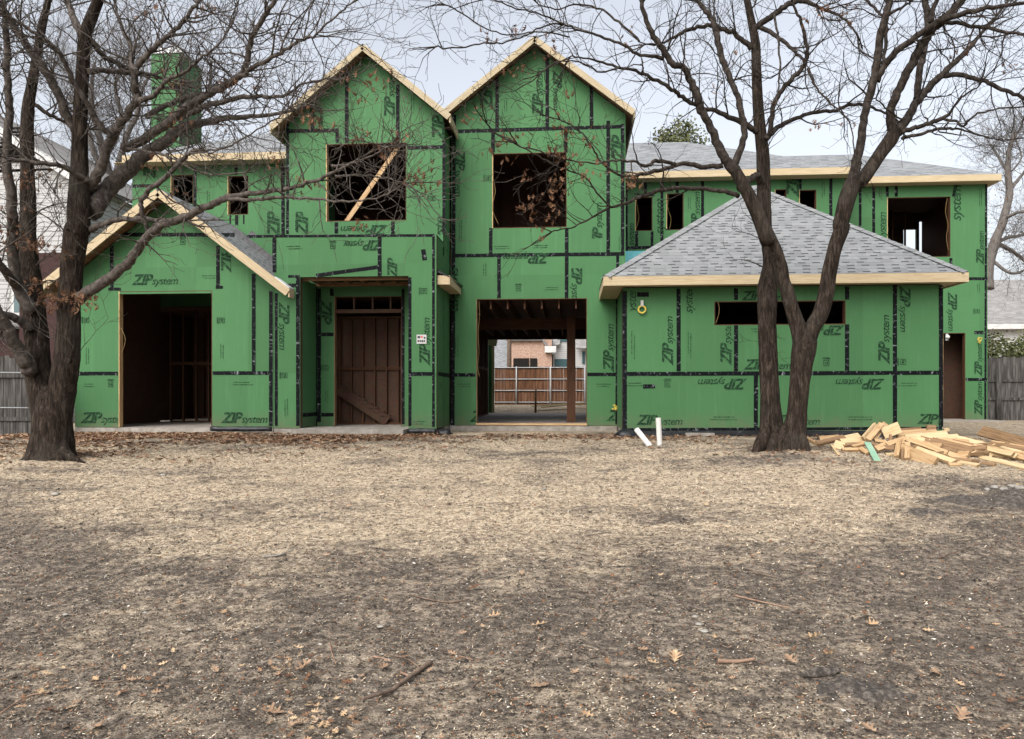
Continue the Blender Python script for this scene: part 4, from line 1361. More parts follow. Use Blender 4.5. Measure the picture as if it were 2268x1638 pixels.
# limbs off the left stem
T.limb(R4, [(215, 560, 90), (140, 440, 80), (100, 320, 70), (80, 180, 68), (80, 40, 66), (R1, 80, 1450, 64), (R1, 72, 1250, 60), (R1, 40, 1050, 56), (R1, 58, 850, 50), (R1, 60, 650, 46), (R1, 45, 400, 42), (R1, 40, 180, 38), (R1, 20, -30, 30)], Yt + .0, Yt - .9, dens=.7)
T.limb(R4, [(200, 960, 100), (150, 870, 95), (95, 770, 84), (50, 680, 78), (0, 600, 72), (-90, 460, 60)], Yt - .1, Yt - .7, dens=.5)
T.limb(R4, [(200, 690, 60), (130, 630, 54), (60, 600, 50), (-30, 580, 44)], Yt, Yt - .5, dens=.5)
T.limb(R4, [(110, 400, 60), (60, 340, 56), (10, 270, 52), (-60, 190, 44)], Yt - .2, Yt - .9, dens=.5)
# limbs off the right stem
T.limb(R1, [(535, 1280, 90), (600, 1210, 78), (660, 1110, 66), (700, 970, 60), (760, 850, 58), (840, 750, 54), (900, 655, 50), (890, 560, 44), (895, 460, 42), (960, 370, 38), (1050, 280, 34), (1150, 200, 30), (1250, 80, 26), (1330, -20, 22)], Yt - .1, Yt - 1.0)
T.limb(R1, [(900, 660, 40), (1000, 640, 32), (1060, 570, 28), (1110, 520, 26), (1200, 490, 22), (1300, 400, 18), (1400, 330, 14), (1500, 200, 10)], Yt - .8, Yt - 1.2)
T.limb(R1, [(900, 470, 34), (860, 420, 30), (870, 330, 26), (800, 180, 20), (760, 40, 16)], Yt - .8, Yt - .3)
T.limb(R1, [(600, 1400, 130), (680, 1280, 120), (780, 1170, 112), (870, 1090, 96), (960, 1010, 88), (1090, 930, 78), (1200, 840, 66), (1330, 810, 50), (1480, 780, 42), (1650, 765, 30), (1870, 740, 20), (2000, 700, 14)], Yt - .1, Yt + 1.6)
T.limb(R1, [(820, 970, 70), (900, 940, 62), (1020, 870, 60), (1130, 790, 56), (1230, 710, 52), (1340, 640, 48), (1470, 570, 44), (1570, 510, 44), (1620, 430, 42), (1640, 300, 38), (1680, 200, 34), (1760, 90, 30), (1820, -30, 24)], Yt, Yt - 1.3)
T.limb(R1, [(1560, 520, 34), (1700, 430, 28), (1850, 350, 24), (1960, 270, 20), (2060, 240, 16), (2180, 130, 12), (2300, 20, 9)], Yt - 1.0, Yt - 1.9, tw=1.1)
T.limb(R1, [(1180, 780, 44), (1330, 705, 38), (1480, 670, 34), (1600, 640, 30), (1720, 635, 26), (1850, 635, 20), (1980, 560, 14), (2150, 520, 10)], Yt + .7, Yt - .2)
T.limb(R1, [(960, 770, 40), (1100, 690, 36), (1260, 640, 34), (1360, 610, 26)], Yt + .3, Yt + .9)
T.limb(R1, [(610, 1210, 44), (520, 1160, 38), (440, 1105, 34), (330, 1085, 30), (180, 1065, 26), (30, 1040, 20)], Yt - .2, Yt - 1.1, dens=.8)
T.limb(R1, [(510, 870, 66), (450, 780, 62), (400, 660, 58), (340, 540, 56), (270, 430, 54), (200, 330, 50), (130, 230, 46), (60, 120, 40), (-20, 20, 34)], Yt - .2, Yt - 1.0)
T.limb(R1, [(720, 900, 36), (640, 800, 34), (580, 690, 32), (500, 570, 32), (440, 440, 30), (380, 340, 28), (300, 270, 26), (210, 210, 22), (100, 130, 18), (0, 60, 14)], Yt - .5, Yt - 1.7)
T.limb(R1, [(585, 470, 40), (700, 465, 36), (850, 480, 30), (1000, 490, 22), (1120, 540, 14)], Yt - .4, Yt + .6)
T.limb(R1, [(230, 690, 30), (330, 760, 26), (420, 800, 22), (560, 850, 16)], Yt + .5, Yt + 1.1)
T.limb(R1, [(600, 280, 40), (700, 380, 34), (800, 430, 28), (880, 500, 22)], Yt - .3, Yt + .5)
# low limbs in front of the house
T.limb(R4, [(500, 500, 80), (570, 450, 74), (700, 365, 68), (800, 290, 62), (870, 220, 58), (930, 120, 58), (R1, 960, 1570, 56), (R1, 1050, 1490, 54), (R1, 1160, 1450, 50), (R1, 1260, 1410, 48), (R1, 1380, 1350, 46), (R1, 1500, 1300, 42), (R1, 1620, 1280, 36), (R1, 1780, 1260, 30), (R1, 1950, 1230, 26), (R1, 2100, 1180, 22), (R1, 2240, 1110, 18), (R1, 2400, 1020, 13), (R1, 2520, 960, 9)], Yt - .1, Yt - 1.9, dens=.45, tw=.7)
T.limb(R1, [(1480, 1310, 28), (1650, 1315, 24), (1850, 1300, 20), (2050, 1305, 17), (2250, 1325, 14), (2450, 1310, 10), (2560, 1270, 8)], Yt - 1.2, Yt - 2.2, dens=.6, tw=.8)
T.limb(R1, [(590, 1510, 46), (680, 1480, 40), (760, 1445, 36), (900, 1440, 32), (1050, 1448, 28), (1230, 1452, 20)], Yt - .2, Yt - .7, dens=.4, tw=.7)
T.limb(R1, [(975, 1540, 26), (950, 1440, 28), (925, 1350, 32), (960, 1270, 34), (1080, 1175, 32), (1160, 1090, 30), (1230, 1020, 26), (1290, 985, 22), (1390, 990, 15), (1520, 960, 12), (1650, 880, 10), (1850, 760, 8)], Yt - .6, Yt - 1.5, dens=.7, tw=.8)
T.limb(R1, [(830, 980, 20), (1000, 1000, 16), (1150, 1050, 14), (1300, 1130, 12), (1450, 1150, 10), (1620, 1130, 8)], Yt - .2, Yt - 1.4, dens=.7, tw=.7)
T.limb(R2, [(-60, 1090, 20), (60, 1080, 16), (200, 1020, 12), (330, 960, 9)], Yt - 1.5, Yt - 2.2, dens=1.2, tw=.7)
T.limb(R2, [(-40, 1160, 18), (120, 1150, 14), (270, 1170, 11), (420, 1210, 8)], Yt - 1.5, Yt - 2.0, dens=1.2, tw=.7)
for (u, v) in ((1015, 50), (920, 60), (1500, 560), (1165, 800), (990, 1080), (1010, 1020), (1100, 1240), (200, 1190), (330, 1180), (60, 1160), (1800, 1070), (1480, 800), (230, 1590), (90, 1400), (60, 1480), (1340, 50), (1820, 170), (30, 720), (110, 100), (1650, 560), (1120, 530)):
    T.bunch(R1, u, v, Yt - .7 if u > 600 else Yt - .5, T.r.randint(5, 13))
for (u, v) in ((220, 100), (170, 80), (260, 130), (250, 390), (270, 420), (320, 480), (340, 500), (330, 540), (430, 480), (500, 490), (520, 510), (570, 490), (460, 460), (30, 20), (25, 150), (400, 180)):
    T.bunch(R4, u, v, Yt - .45, 12, .085)
for (u, v) in ((2030, 750), (2060, 800), (2000, 1190)):
    T.bunch(R1, u, v, Yt - 1.5, 12)
for (u, v) in ((130, 640), (130, 890), (380, 880), (560, 1220), (490, 1170), (430, 1165), (120, 1470), (250, 1000), (560, 1090), (200, 540), (250, 535), (30, 470)):
    T.bunch(R2, u, v, Yt - 2.0, 9, .07)
p = PY(*R4(335, 1600), Yt)
T.done('oak_tree', 'thick bare oak with forked trunk and few brown leaves before the left wing', (p.x, p.y, zg(p.x, p.y)))

# the pair of trunks on the right, grown from one stool
T = Tree(5, 6.0, .93, 'twig_dark')
Yq = 12.5
T.limb(R6, [(590, 1560, 260), (590, 1480, 205), (590, 1390, 170), (580, 1200, 142), (570, 1000, 130), (562, 820, 124), (558, 690, 128), (556, 560, 132), (560, 430, 138), (570, 330, 112), (575, 240, 92), (560, 110, 84), (R3, 552, 1560, 84), (R3, 540, 1400, 100), (R3, 536, 1200, 92), (R3, 528, 1000, 86), (R3, 510, 840, 80), (R3, 496, 640, 72), (R3, 488, 440, 66), (R3, 480, 280, 62), (R3, 455, 140, 54), (R3, 425, 0, 46), (R3, 400, -100, 40)], Yq + .15, Yq + .9, True, dens=.25)
T.limb(R6, [(738, 1580, 280), (730, 1490, 215), (728, 1400, 182), (752, 1250, 142), (768, 1100, 136), (780, 970, 140), (796, 850, 160), (805, 760, 170)], Yq - .05, Yq - .1, True, dens=0)
for (x0, y0, x1, y1, w) in ((790, 1430, 860, 1570, 80), (665, 1440, 655, 1560, 110), (520, 1430, 455, 1530, 90), (590, 1450, 560, 1560, 90), (740, 1450, 760, 1580, 100)):
    T.limb(R6, [(x0 * .7 + 205, y0 - 120, w * .5), (x0, y0, w), (x1, y1, w * .3)], Yq - .1, Yq - .3, True, dens=0)
T.limb(R6, [(800, 820, 130), (765, 690, 112), (725, 560, 96), (695, 450, 96), (665, 370, 88), (655, 290, 82), (630, 200, 78), (590, 110, 78), (545, 20, 84), (R3, 560, 1590, 100), (R3, 515, 1450, 100), (R3, 450, 1310, 92), (R3, 390, 1200, 86), (R3, 340, 1110, 80)], Yq - .1, Yq - .5, True, dens=0)
T.limb(R3, [(345, 1120, 84), (285, 1050, 66), (235, 950, 58), (180, 830, 54), (125, 730, 58), (105, 640, 54), (50, 530, 48), (0, 440, 44), (R2, 2170, 420, 46), (R2, 2110, 330, 44), (R2, 2050, 240, 40), (R2, 1990, 110, 34), (R2, 1960, -30, 28)], Yq - .5, Yq - 1.3, dens=.7)
T.limb(R3, [(330, 1100, 56), (380, 990, 50), (408, 880, 46), (390, 740, 44), (350, 610, 42), (290, 470, 44), (255, 350, 46), (225, 230, 44), (190, 120, 40), (130, 40, 32), (70, -30, 26)], Yq - .5, Yq - .3, dens=.7)
T.limb(R3, [(270, 1090, 40), (150, 1100, 34), (30, 1080, 32), (R2, 2130, 1110, 30), (R2, 2000, 1140, 28), (R2, 1900, 1160, 22), (R2, 1800, 1140, 16), (R2, 1700, 1060, 14), (R2, 1640, 960, 12), (R2, 1560, 860, 10), (R2, 1430, 790, 8)], Yq - .5, Yq - 1.8, dens=.55, tw=.8)
T.limb(R2, [(2200, 1085, 26), (2080, 1060, 28), (2000, 1090, 22), (1920, 1065, 18), (1800, 1060, 14), (1650, 1075, 11), (1480, 1050, 9), (1300, 1000, 7), (1150, 950, 6)], Yq - 1.0, Yq - 2.0, dens=.8, tw=.75)
T.limb(R3, [(370, 1290, 36), (250, 1255, 32), (120, 1240, 30), (0, 1238, 30), (R2, 2150, 1240, 30), (R2, 2050, 1265, 28), (R2, 1950, 1300, 24), (R2, 1850, 1340, 22), (R2, 1750, 1370, 18), (R2, 1650, 1430, 14), (R2, 1500, 1500, 10), (R2, 1380, 1520, 7)], Yq - .4, Yq - 1.6, dens=.5, tw=.75)
T.limb(R2, [(1760, 1360, 14), (1680, 1270, 14), (1600, 1170, 12), (1480, 1120, 10), (1350, 1060, 9), (1200, 980, 7), (1050, 900, 6), (950, 820, 5)], Yq - 1.4, Yq - 2.2, dens=.8, tw=.7)
T.limb(R3, [(380, 1240, 50), (440, 1190, 46), (490, 1150, 46), (520, 1210, 60)], Yq - .4, Yq + .3, dens=0)
T.limb(R3, [(490, 870, 44), (440, 830, 40), (360, 795, 36), (220, 730, 32), (100, 700, 30), (0, 640, 30), (R2, 2170, 590, 28), (R2, 2050, 520, 26), (R2, 1930, 470, 22), (R2, 1780, 430, 18), (R2, 1620, 390, 14), (R2, 1500, 370, 10)], Yq + .4, Yq - .8, dens=.8, tw=.9)
T.limb(R2, [(2110, 380, 30), (1960, 360, 22), (1850, 300, 20), (1700, 240, 18), (1560, 200, 15), (1440, 150, 13), (1300, 90, 11), (1150, 60, 9), (1000, 0, 7)], Yq - 1.1, Yq - 2.0, dens=.9)
T.limb(R2, [(1960, 270, 18), (1820, 150, 16), (1700, 60, 14), (1560, 30, 12), (1400, 60, 10), (1280, 20, 8)], Yq - 1.1, Yq - .3, dens=.9)
T.limb(R2, [(1460, 160, 12), (1330, 170, 11), (1200, 240, 10), (1050, 280, 9), (900, 290, 8), (760, 320, 6), (620, 310, 5)], Yq - 1.6, Yq - 2.4, dens=.8, tw=.6)
T.limb(R2, [(1500, 240, 12), (1300, 210, 10), (1120, 230, 9), (950, 190, 7), (820, 110, 6), (680, 30, 4)], Yq - 1.2, Yq - 1.6, dens=.8, tw=.6)
T.limb(R2, [(1830, 440, 14), (1700, 480, 12), (1600, 420, 10), (1450, 400, 8), (1300, 480, 6)], Yq - 1.3, Yq - 2, dens=.8, tw=.7)
T.limb(R3, [(550, 920, 44), (600, 860, 36), (680, 810, 32), (800, 760, 28), (940, 735, 26), (1010, 730, 26), (1080, 695, 24), (1180, 690, 22), (1300, 730, 16), (1420, 800, 12)], Yq + .6, Yq + 1.5, dens=.7)
T.limb(R3, [(575, 890, 40), (590, 780, 32), (600, 700, 32), (650, 600, 32), (730, 510, 32), (800, 430, 32), (822, 340, 28), (800, 220, 24), (770, 120, 20), (720, 20, 16)], Yq + .6, Yq - .2, dens=.7)
T.limb(R3, [(485, 180, 46), (560, 130, 44), (640, 70, 42), (720, 20, 40), (820, 10, 32), (920, 60, 22), (1050, 120, 18), (1150, 230, 12)], Yq + .8, Yq + .2, dens=.8)
T.limb(R3, [(460, 320, 40), (400, 270, 34), (330, 215, 32), (250, 190, 30), (170, 170, 28), (60, 190, 26), (0, 220, 24), (-120, 280, 16), (-250, 300, 10)], Yq + .7, Yq + .2, dens=.8)
T.limb(R3, [(500, 170, 34), (600, 230, 30), (690, 290, 26), (770, 370, 20), (810, 420, 18)], Yq + .8, Yq + .1, dens=.5)
T.limb(R3, [(610, 100, 20), (630, 250, 16), (640, 420, 14), (630, 600, 12), (610, 700, 10)], Yq + .4, Yq - .4, dens=.4, tw=.6)
T.limb(R3, [(820, 450, 18), (880, 570, 14), (940, 650, 12), (1040, 740, 10), (1110, 830, 8), (1130, 1000, 6)], Yq + .1, Yq - .5, dens=.7, tw=.6)
# right fork
T.limb(R6, [(800, 830, 130), (850, 690, 116), (905, 590, 112), (945, 450, 104), (970, 300, 100), (1005, 150, 100), (1050, 20, 104), (R3, 1040, 1480, 104), (R3, 1075, 1330, 112), (R3, 1125, 1190, 110)], Yq - .1, Yq - .2, True, dens=0)
T.limb(R3, [(1110, 1230, 90), (1145, 1080, 70), (1180, 900, 58), (1200, 740, 56), (1240, 590, 58), (1275, 440, 56), (1295, 290, 54), (1325, 150, 54), (1355, 40, 50), (1380, -60, 44)], Yq - .2, Yq - .7, dens=.5)
T.limb(R3, [(1280, 540, 46), (1330, 430, 46), (1400, 350, 46), (1500, 270, 44), (1610, 190, 44), (1720, 125, 40), (1850, 95, 36), (2000, 55, 32), (2250, 15, 24), (2420, -40, 18)], Yq - .4, Yq - 1.4, dens=.8)
T.limb(R3, [(1320, 420, 26), (1335, 280, 24), (1340, 150, 22), (1300, 90, 20), (1240, 30, 18), (1180, -40, 14)], Yq - .5, Yq + .2, dens=.8)
T.limb(R3, [(1340, 110, 24), (1420, 60, 20), (1490, 20, 16), (1560, -50, 12)], Yq - .6, Yq - .9, dens=.8)
T.limb(R3, [(1160, 1210, 90), (1230, 1120, 92), (1300, 1020, 92), (1370, 920, 98), (1400, 860, 90)], Yq - .2, Yq - .1, True, dens=0)
T.limb(R3, [(1390, 900, 84), (1365, 760, 62), (1395, 650, 62), (1450, 530, 60), (1510, 420, 62), (1580, 290, 62), (1650, 190, 60), (1760, 90, 60), (1850, -20, 54)], Yq - .1, Yq - 1.0, dens=.5)
T.limb(R3, [(1410, 880, 76), (1470, 790, 62), (1540, 680, 56), (1610, 590, 52), (1690, 510, 46), (1780, 420, 40), (1880, 330, 36), (1960, 220, 22), (2060, 110, 18), (2150, 0, 14)], Yq - .1, Yq + .8, dens=.8)
T.limb(R3, [(1540, 660, 50), (1555, 500, 46), (1580, 380, 44), (1600, 260, 44), (1620, 150, 46), (1605, 60, 44), (1590, -40, 40)], Yq + .2, Yq + .5, dens=.7)
T.limb(R3, [(1640, 140, 40), (1650, 60, 34), (1680, -30, 28)], Yq + .3, Yq + .3, dens=.8)
T.limb(R3, [(1440, 870, 40), (1530, 840, 32), (1620, 815, 30), (1710, 780, 28), (1770, 730, 18), (1840, 640, 14), (1950, 570, 10)], Yq - .1, Yq - .6, dens=.6)
T.limb(R3, [(1720, 785, 20), (1800, 800, 18), (1850, 830, 16), (1920, 760, 14), (2050, 720, 12), (2250, 700, 9)], Yq - .4, Yq - 1.2, dens=.7)
T.limb(R3, [(1440, 910, 28), (1530, 895, 24), (1640, 860, 22), (1740, 850, 20), (1840, 852, 14), (1950, 890, 10), (2100, 920, 9), (2260, 910, 7)], Yq - .1, Yq - .8, dens=.5, tw=.8)
T.limb(R3, [(1690, 510, 34), (1780, 490, 34), (1880, 505, 32), (1980, 530, 30), (2080, 580, 28), (2180, 620, 26), (2300, 660, 22)], Yq + .3, Yq - .6, dens=.9)
T.limb(R3, [(1660, 150, 30), (1800, 155, 28), (1950, 180, 26), (2100, 205, 24), (2260, 225, 20)], Yq - .5, Yq - 1.4, dens=.9)
T.limb(R3, [(1400, 810, 16), (1440, 790, 14), (1350, 720, 12), (1270, 650, 10)], Yq - .2, Yq - .6, dens=.6, tw=.6)
for (x, y) in ((1400, 760), (1110, 890), (960, 960), (1450, 850), (1480, 880), (1620, 910), (1070, 1040), (1200, 1160), (1430, 1010), (1400, 1000), (1460, 1060), (1400, 1200), (1450, 1150), (1370, 1270), (1420, 1260), (1260, 1310), (1390, 1340), (1230, 1400), (1210, 1370), (1380, 1420), (1320, 1530), (1910, 1220), (1890, 1190), (1230, 900), (1180, 450), (1130, 460), (820, 770), (920, 730), (980, 260), (1130, 190), (1380, 340), (1340, 330), (1900, 250), (1540, 1050), (1700, 1080), (1030, 930), (1530, 620), (1630, 1120)):
    T.bunch(R2, x, y, Yq - 1.8, T.r.randint(5, 10), .07)
for (x, y) in ((940, 60), (790, 130), (1100, 130), (1130, 40), (2130, 430), (210, 570), (350, 410), (1830, 310), (900, 70), (1080, 830), (880, 830), (640, 650)):
    T.bunch(R3, x, y, Yq - .2, T.r.randint(4, 8), .07)
p = PY(*R6(660, 1500), Yq)
T.done('shade_tree', 'bare tree of two trunks grown together in front of the garage', (p.x, p.y, zg(p.x, p.y)))

# far trees
T = Tree(8)
Yd = 31
T.limb(R3, [(1990, 1900, 110), (2010, 1760, 70), (2060, 1580, 60), (2110, 1450, 50), (2150, 1270, 44), (2140, 1130, 38), (2150, 980, 26), (2190, 860, 18)], Yd, Yd, True, dens=1.2, tw=1.6)
for pts in ([(2020, 1620, 26), (2120, 1570, 24), (2250, 1540, 20), (2380, 1480, 12)], [(2150, 1250, 26), (2220, 1170, 20), (2300, 1050, 14), (2330, 900, 9)], [(2140, 1130, 22), (2070, 1020, 16), (2010, 930, 9)], [(2060, 1600, 30), (2150, 1640, 26), (2260, 1720, 20)],
            [(2110, 1450, 22), (2200, 1400, 20), (2320, 1390, 14)], [(2170, 930, 14), (2240, 800, 10), (2260, 700, 6)], [(2020, 1700, 24), (2160, 1800, 18), (2280, 1760, 12)], [(2130, 1160, 14), (2230, 1040, 10), (2180, 900, 7)]):
    T.limb(R3, pts, Yd, Yd + T.r.uniform(-2, 2), dens=1.5, tw=1.5)
for k in range(14):
    T.bunch(R3, T.r.uniform(2040, 2240), T.r.uniform(1150, 1700), Yd - .5, 6, .2)
p = PY(*R3(1990, 1900), Yd)
T.done('bare_tree', 'slim bare tree behind the grey fence at the right edge', (p.x, p.y, -.1), 'bark_far')

T = Tree(9)
Yd = 30
T.limb(R1, [(480, 2700, 130), (600, 2100, 110), (760, 1500, 90), (800, 1380, 80), (740, 1230, 60), (690, 1050, 50), (640, 850, 40), (600, 640, 30), (620, 420, 20)], Yd, Yd + 1, True, dens=.5, tw=2.0)
for pts in ([(790, 1350, 50), (690, 1150, 46), (610, 980, 40), (560, 800, 30), (450, 640, 20)], [(740, 1220, 40), (830, 900, 36), (900, 760, 30), (930, 600, 20), (1020, 430, 12)], [(690, 1050, 30), (800, 800, 26), (760, 560, 20), (860, 330, 12)], [(620, 800, 26), (500, 560, 20), (420, 380, 12)]):
    T.limb(R1, pts, Yd, Yd + T.r.uniform(-2, 2), dens=1.1, tw=2.2)
p = PY(*R1(480, 2700), Yd)
T.done('bare_tree', 'pale bare tree standing behind the left wing, seen through the oak branches', (p.x, p.y, -.1), 'bark_far')

M['olive'] = noisy('olive_foliage', [(.3, (.035, .045, .017)), (.5, (.085, .098, .038)), (.7, (.17, .17, .085))], 2.5, rough=.8)
def leafy(name, label, cat, base, blobs, n, leaf, trunk_h, trunk_r, mat_='olive', seed=1):
    r = random.Random(seed)
    t = thing(name, label, cat, base)
    tm = MB()
    b = Vector(base)
    tm.tube([b + Vector((0, 0, -.2)), b + Vector((.1, 0, trunk_h * .5)), b + Vector((0, .1, trunk_h))], [trunk_r, trunk_r * .75, trunk_r * .4], 8, True, 0, .1)
    for (cx, cy, cz, rx, ry, rz) in blobs:
        for _ in range(3):
            e = b + Vector((cx + r.uniform(-.6, .6) * rx, cy + r.uniform(-.6, .6) * ry, cz + r.uniform(-.3, .8) * rz))
            a = b + Vector((0, 0, trunk_h * r.uniform(.6, .95)))
            tm.tube([a, a.lerp(e, .5) + Vector((0, 0, .15)), e], [trunk_r * .35, trunk_r * .2, trunk_r * .06], 5, False)
    link_mesh('trunk', tm, M['bark_far'], t)
    V = []; Fs = []
    for _ in range(n):
        cx, cy, cz, rx, ry, rz = r.choice(blobs)
        q = Vector((r.gauss(0, 1), r.gauss(0, 1), r.gauss(0, 1))).normalized() * r.random() ** .45
        k = mnoise.noise((q.x * 2.3 + cx, q.y * 2.3 + cy, q.z * 2.3 + cz))
        if k < -.12 + r.random() * .1: continue
        c = b + Vector((cx + q.x * rx, cy + q.y * ry, cz + q.z * rz))
        for _ in range(3):
            d1 = Vector((r.gauss(0, 1), r.gauss(0, 1), r.gauss(0, .7))).normalized() * leaf * r.uniform(.5, 1.2)
            d2 = d1.cross(Vector((r.gauss(0, 1), r.gauss(0, 1), r.gauss(0, 1)))).normalized() * leaf * .32
            o_ = c + Vector((r.gauss(0, leaf), r.gauss(0, leaf), r.gauss(0, leaf)))
            i = len(V)
            V += [o_, o_ + d1 * .5 + d2, o_ + d1, o_ + d1 * .5 - d2]
            Fs.append((i, i + 1, i + 2, i + 3))
    mb = MB(); mb.v = [tuple(v) for v in V]; mb.f = Fs; mb.uv = [[(0, 0)] * 4] * len(Fs); mb.m = [0] * len(Fs); mb.sm = [False] * len(Fs)
    link_mesh('crown' if cat == 'tree' else 'foliage', mb, M[mat_], t)
p = PY(1508, 300, 46)
zt = PY(1508, 250, 46).z
leafy('evergreen_tree', 'olive green leafy treetop showing above the main roof ridge', 'tree', (p.x, 46, 0), [(0, 0, zt - 3, 1.9, 2, 2.6), (1.7, .5, zt - 4.2, 1.8, 1.8, 1.9), (-1.3, 0, zt - 4.6, 1.6, 1.6, 2.0), (3.0, 0, zt - 4.9, 1.6, 1.4, 1.5), (-.3, 0, zt - 2.6, 1.3, 1.3, 2.2)], 9000, .20, zt - 4, .3, seed=4)
p = PY(2222, 760, 27.5)
leafy('shrub', 'olive green shrub looking over the grey fence at the right edge', 'shrub', (p.x, 27.5, .1), [(-.4, 0, 2.1, .9, .8, .9), (.9, .2, 1.9, .9, .8, .9), (.2, 0, 1.0, 1.2, .9, .9), (-1.1, .2, 1.5, .7, .7, .7)], 4500, .11, 1.6, .08, seed=6)
p = PY(2275, 750, 28.5)
leafy('shrub', 'dark leafy shrub at the very right edge beside the other shrub', 'shrub', (p.x + .3, 28.5, .1), [(0, 0, 2.0, 1, .9, 1.1), (.7, 0, 1.2, 1, .9, 1)], 3500, .11, 1.6, .08, seed=7)

# ---------------------------------------------------------------- things at the foot of the house
def pipe(a, b, r, label, hollow=True):
    mb = MB()
    a, b = Vector(a), Vector(b)
    d = (b - a).normalized()
    mb.tube([a, b], [r, r], 18, not hollow)
    if hollow:
        mb.tube([b, a + d * .03], [r * .86, r * .86], 18, False)
        n = d.orthogonal().normalized(); m_ = d.cross(n)
        for k in range(18):
            a0, a1 = math.tau * k / 18, math.tau * (k + 1) / 18
            c = lambda an, q: b + (n * math.cos(an) + m_ * math.sin(an)) * q
            mb.face([c(a0, r), c(a1, r), c(a1, r * .86), c(a0, r * .86)])
    return single('plastic_pipe', mb, M['pvc'], label, 'pipe')
g = G(1462, 987)
pipe((g.x, g.y, g.z - .1), PY(1458, 926, g.y), .048, 'white plastic pipe standing upright out of the ground by the garage corner')
g = G(1441, 988)
pipe((g.x, g.y, g.z - .02), PY(1410, 952, g.y + .25), .05, 'white plastic pipe leaning to the left beside the upright pipe')

def lump(name, c, rx, ry, rz, m, label, cat, seed=0, seg=18, amp=.3):
    mb = MB()
    rings = 9
    c = Vector(c)
    grid = []
    for j in range(rings + 1):
        ph = math.pi * j / rings
        row = []
        for k in range(seg):
            th = math.tau * k / seg
            d = Vector((math.sin(ph) * math.cos(th), math.sin(ph) * math.sin(th), math.cos(ph)))
            f = 1 + amp * mnoise.noise(d * 2.1 + Vector((seed, 0, 0))) + amp * .6 * mnoise.noise(d * 5 + Vector((0, seed, 0)))
            row.append((c.x + d.x * rx * f, c.y + d.y * ry * f, c.z + d.z * rz * f))
        grid.append(row)
    for j in range(rings):
        for k in range(seg):
            q = (k + 1) % seg
            mb.face([grid[j][k], grid[j + 1][k], grid[j + 1][q], grid[j][q]], None, 0, True)
    bm = bmesh.new()
    o = single(name, mb, M[m], label, cat)
    bm.from_mesh(o.data); bmesh.ops.remove_doubles(bm, verts=bm.verts, dist=1e-5); bm.to_mesh(o.data); bm.free()
    return o
g = PY(1388, 968, 16.3)
lump('wrapped_bundle', (g.x, 16.28, .02), .26, .2, .13, 'membrane', 'dark plastic wrapped lump on the ground at the garage corner', 'bundle', 2)
bk = MB()
a, b = PY(1519, 963, 16.45), PY(1582, 982, 16.45)
bk.box(a.x, b.x, 16.4, 16.57, -.12, .075)
single('concrete_block', bk, M['concrete'], 'pale concrete block against the garage foot left of the tree', 'block')
a = PY(1995, 958, 16.45)
bk = MB(); bk.bar((a.x - .1, 16.35, .05), (a.x + .3, 16.4, .06), .1, .1)
# rolls of membrane on the slab edge
def roll(x0, x1, y, z, r, label):
    mb = MB()
    n = 14
    mb.tube([(x0 + (x1 - x0) * k / n, y + .02 * mnoise.noise((k * .7, 0, x0)), z + .012 * mnoise.noise((k * .9, 3, x0))) for k in range(n + 1)], [r * (1 + .15 * mnoise.noise((k * .8, 7, x0))) for k in range(n + 1)], 10, True, 0, .15)
    return single('membrane_roll', mb, M['membrane'], label, 'roll')
a, b = PY(466, 953, 16.75), PY(600, 953, 16.75)
roll(a.x, b.x, 16.78, Z0 - .02, .055, 'black membrane rolled up along the slab under the left wing wall')
a, b = PY(905, 955, 16.65), PY(966, 955, 16.65)
roll(a.x, b.x, 16.64, Z0 - .05, .06, 'short black membrane roll on the slab right of the porch')
lump('wrapped_bundle', (PY(984, 953, 16.9).x, 16.9, .03), .16, .16, .09, 'membrane', 'dark crumpled scrap of membrane beside the porch roll', 'scrap', 5)

# cables hanging in openings
def cable(pts, Y, label, m='cable', r=.0042):
    P = [tuple(PY(u, v, Y)) for u, v in pts]
    P = [p + (0,) for p in P]
    C = [c[:3] for c in catmull(P, 5)]
    mb = MB(); mb.tube(C, [r] * len(C), 6, True)
    return single('hanging_cable', mb, M[m], label, 'cable')
cable([(1061, 668), (1062, 700), (1059, 740), (1061, 780), (1058, 810), (1062, 835)], YR - .03, 'tan cable hanging down the left side of the wide ground floor opening')
cable([(1093, 342), (1092, 390), (1097, 425), (1090, 462), (1104, 497)], YR - .03, 'tan cable curling down the left side of the right gable window')
cable([(268, 728), (276, 745), (277, 760), (269, 783)], YW - .03, 'tan cable looped on the left jamb of the left wing doorway')
cable([(1409, 440), (1412, 462), (1415, 485), (1408, 508)], YM - .03, 'tan cable in the leftmost small window above the garage')
cable([(1480, 432), (1479, 460), (1486, 485), (1483, 508)], YM - .03, 'tan cable in the second small window above the garage')
cable([(1590, 670), (1593, 685), (1590, 703), (1585, 716)], YGA - .03, 'tan cable at the left end of the garage window slot')
cable([(2098, 440), (2094, 470), (2100, 500), (2096, 525), (2101, 555)], YF - .03, 'tan cable on the right side of the big far right window')
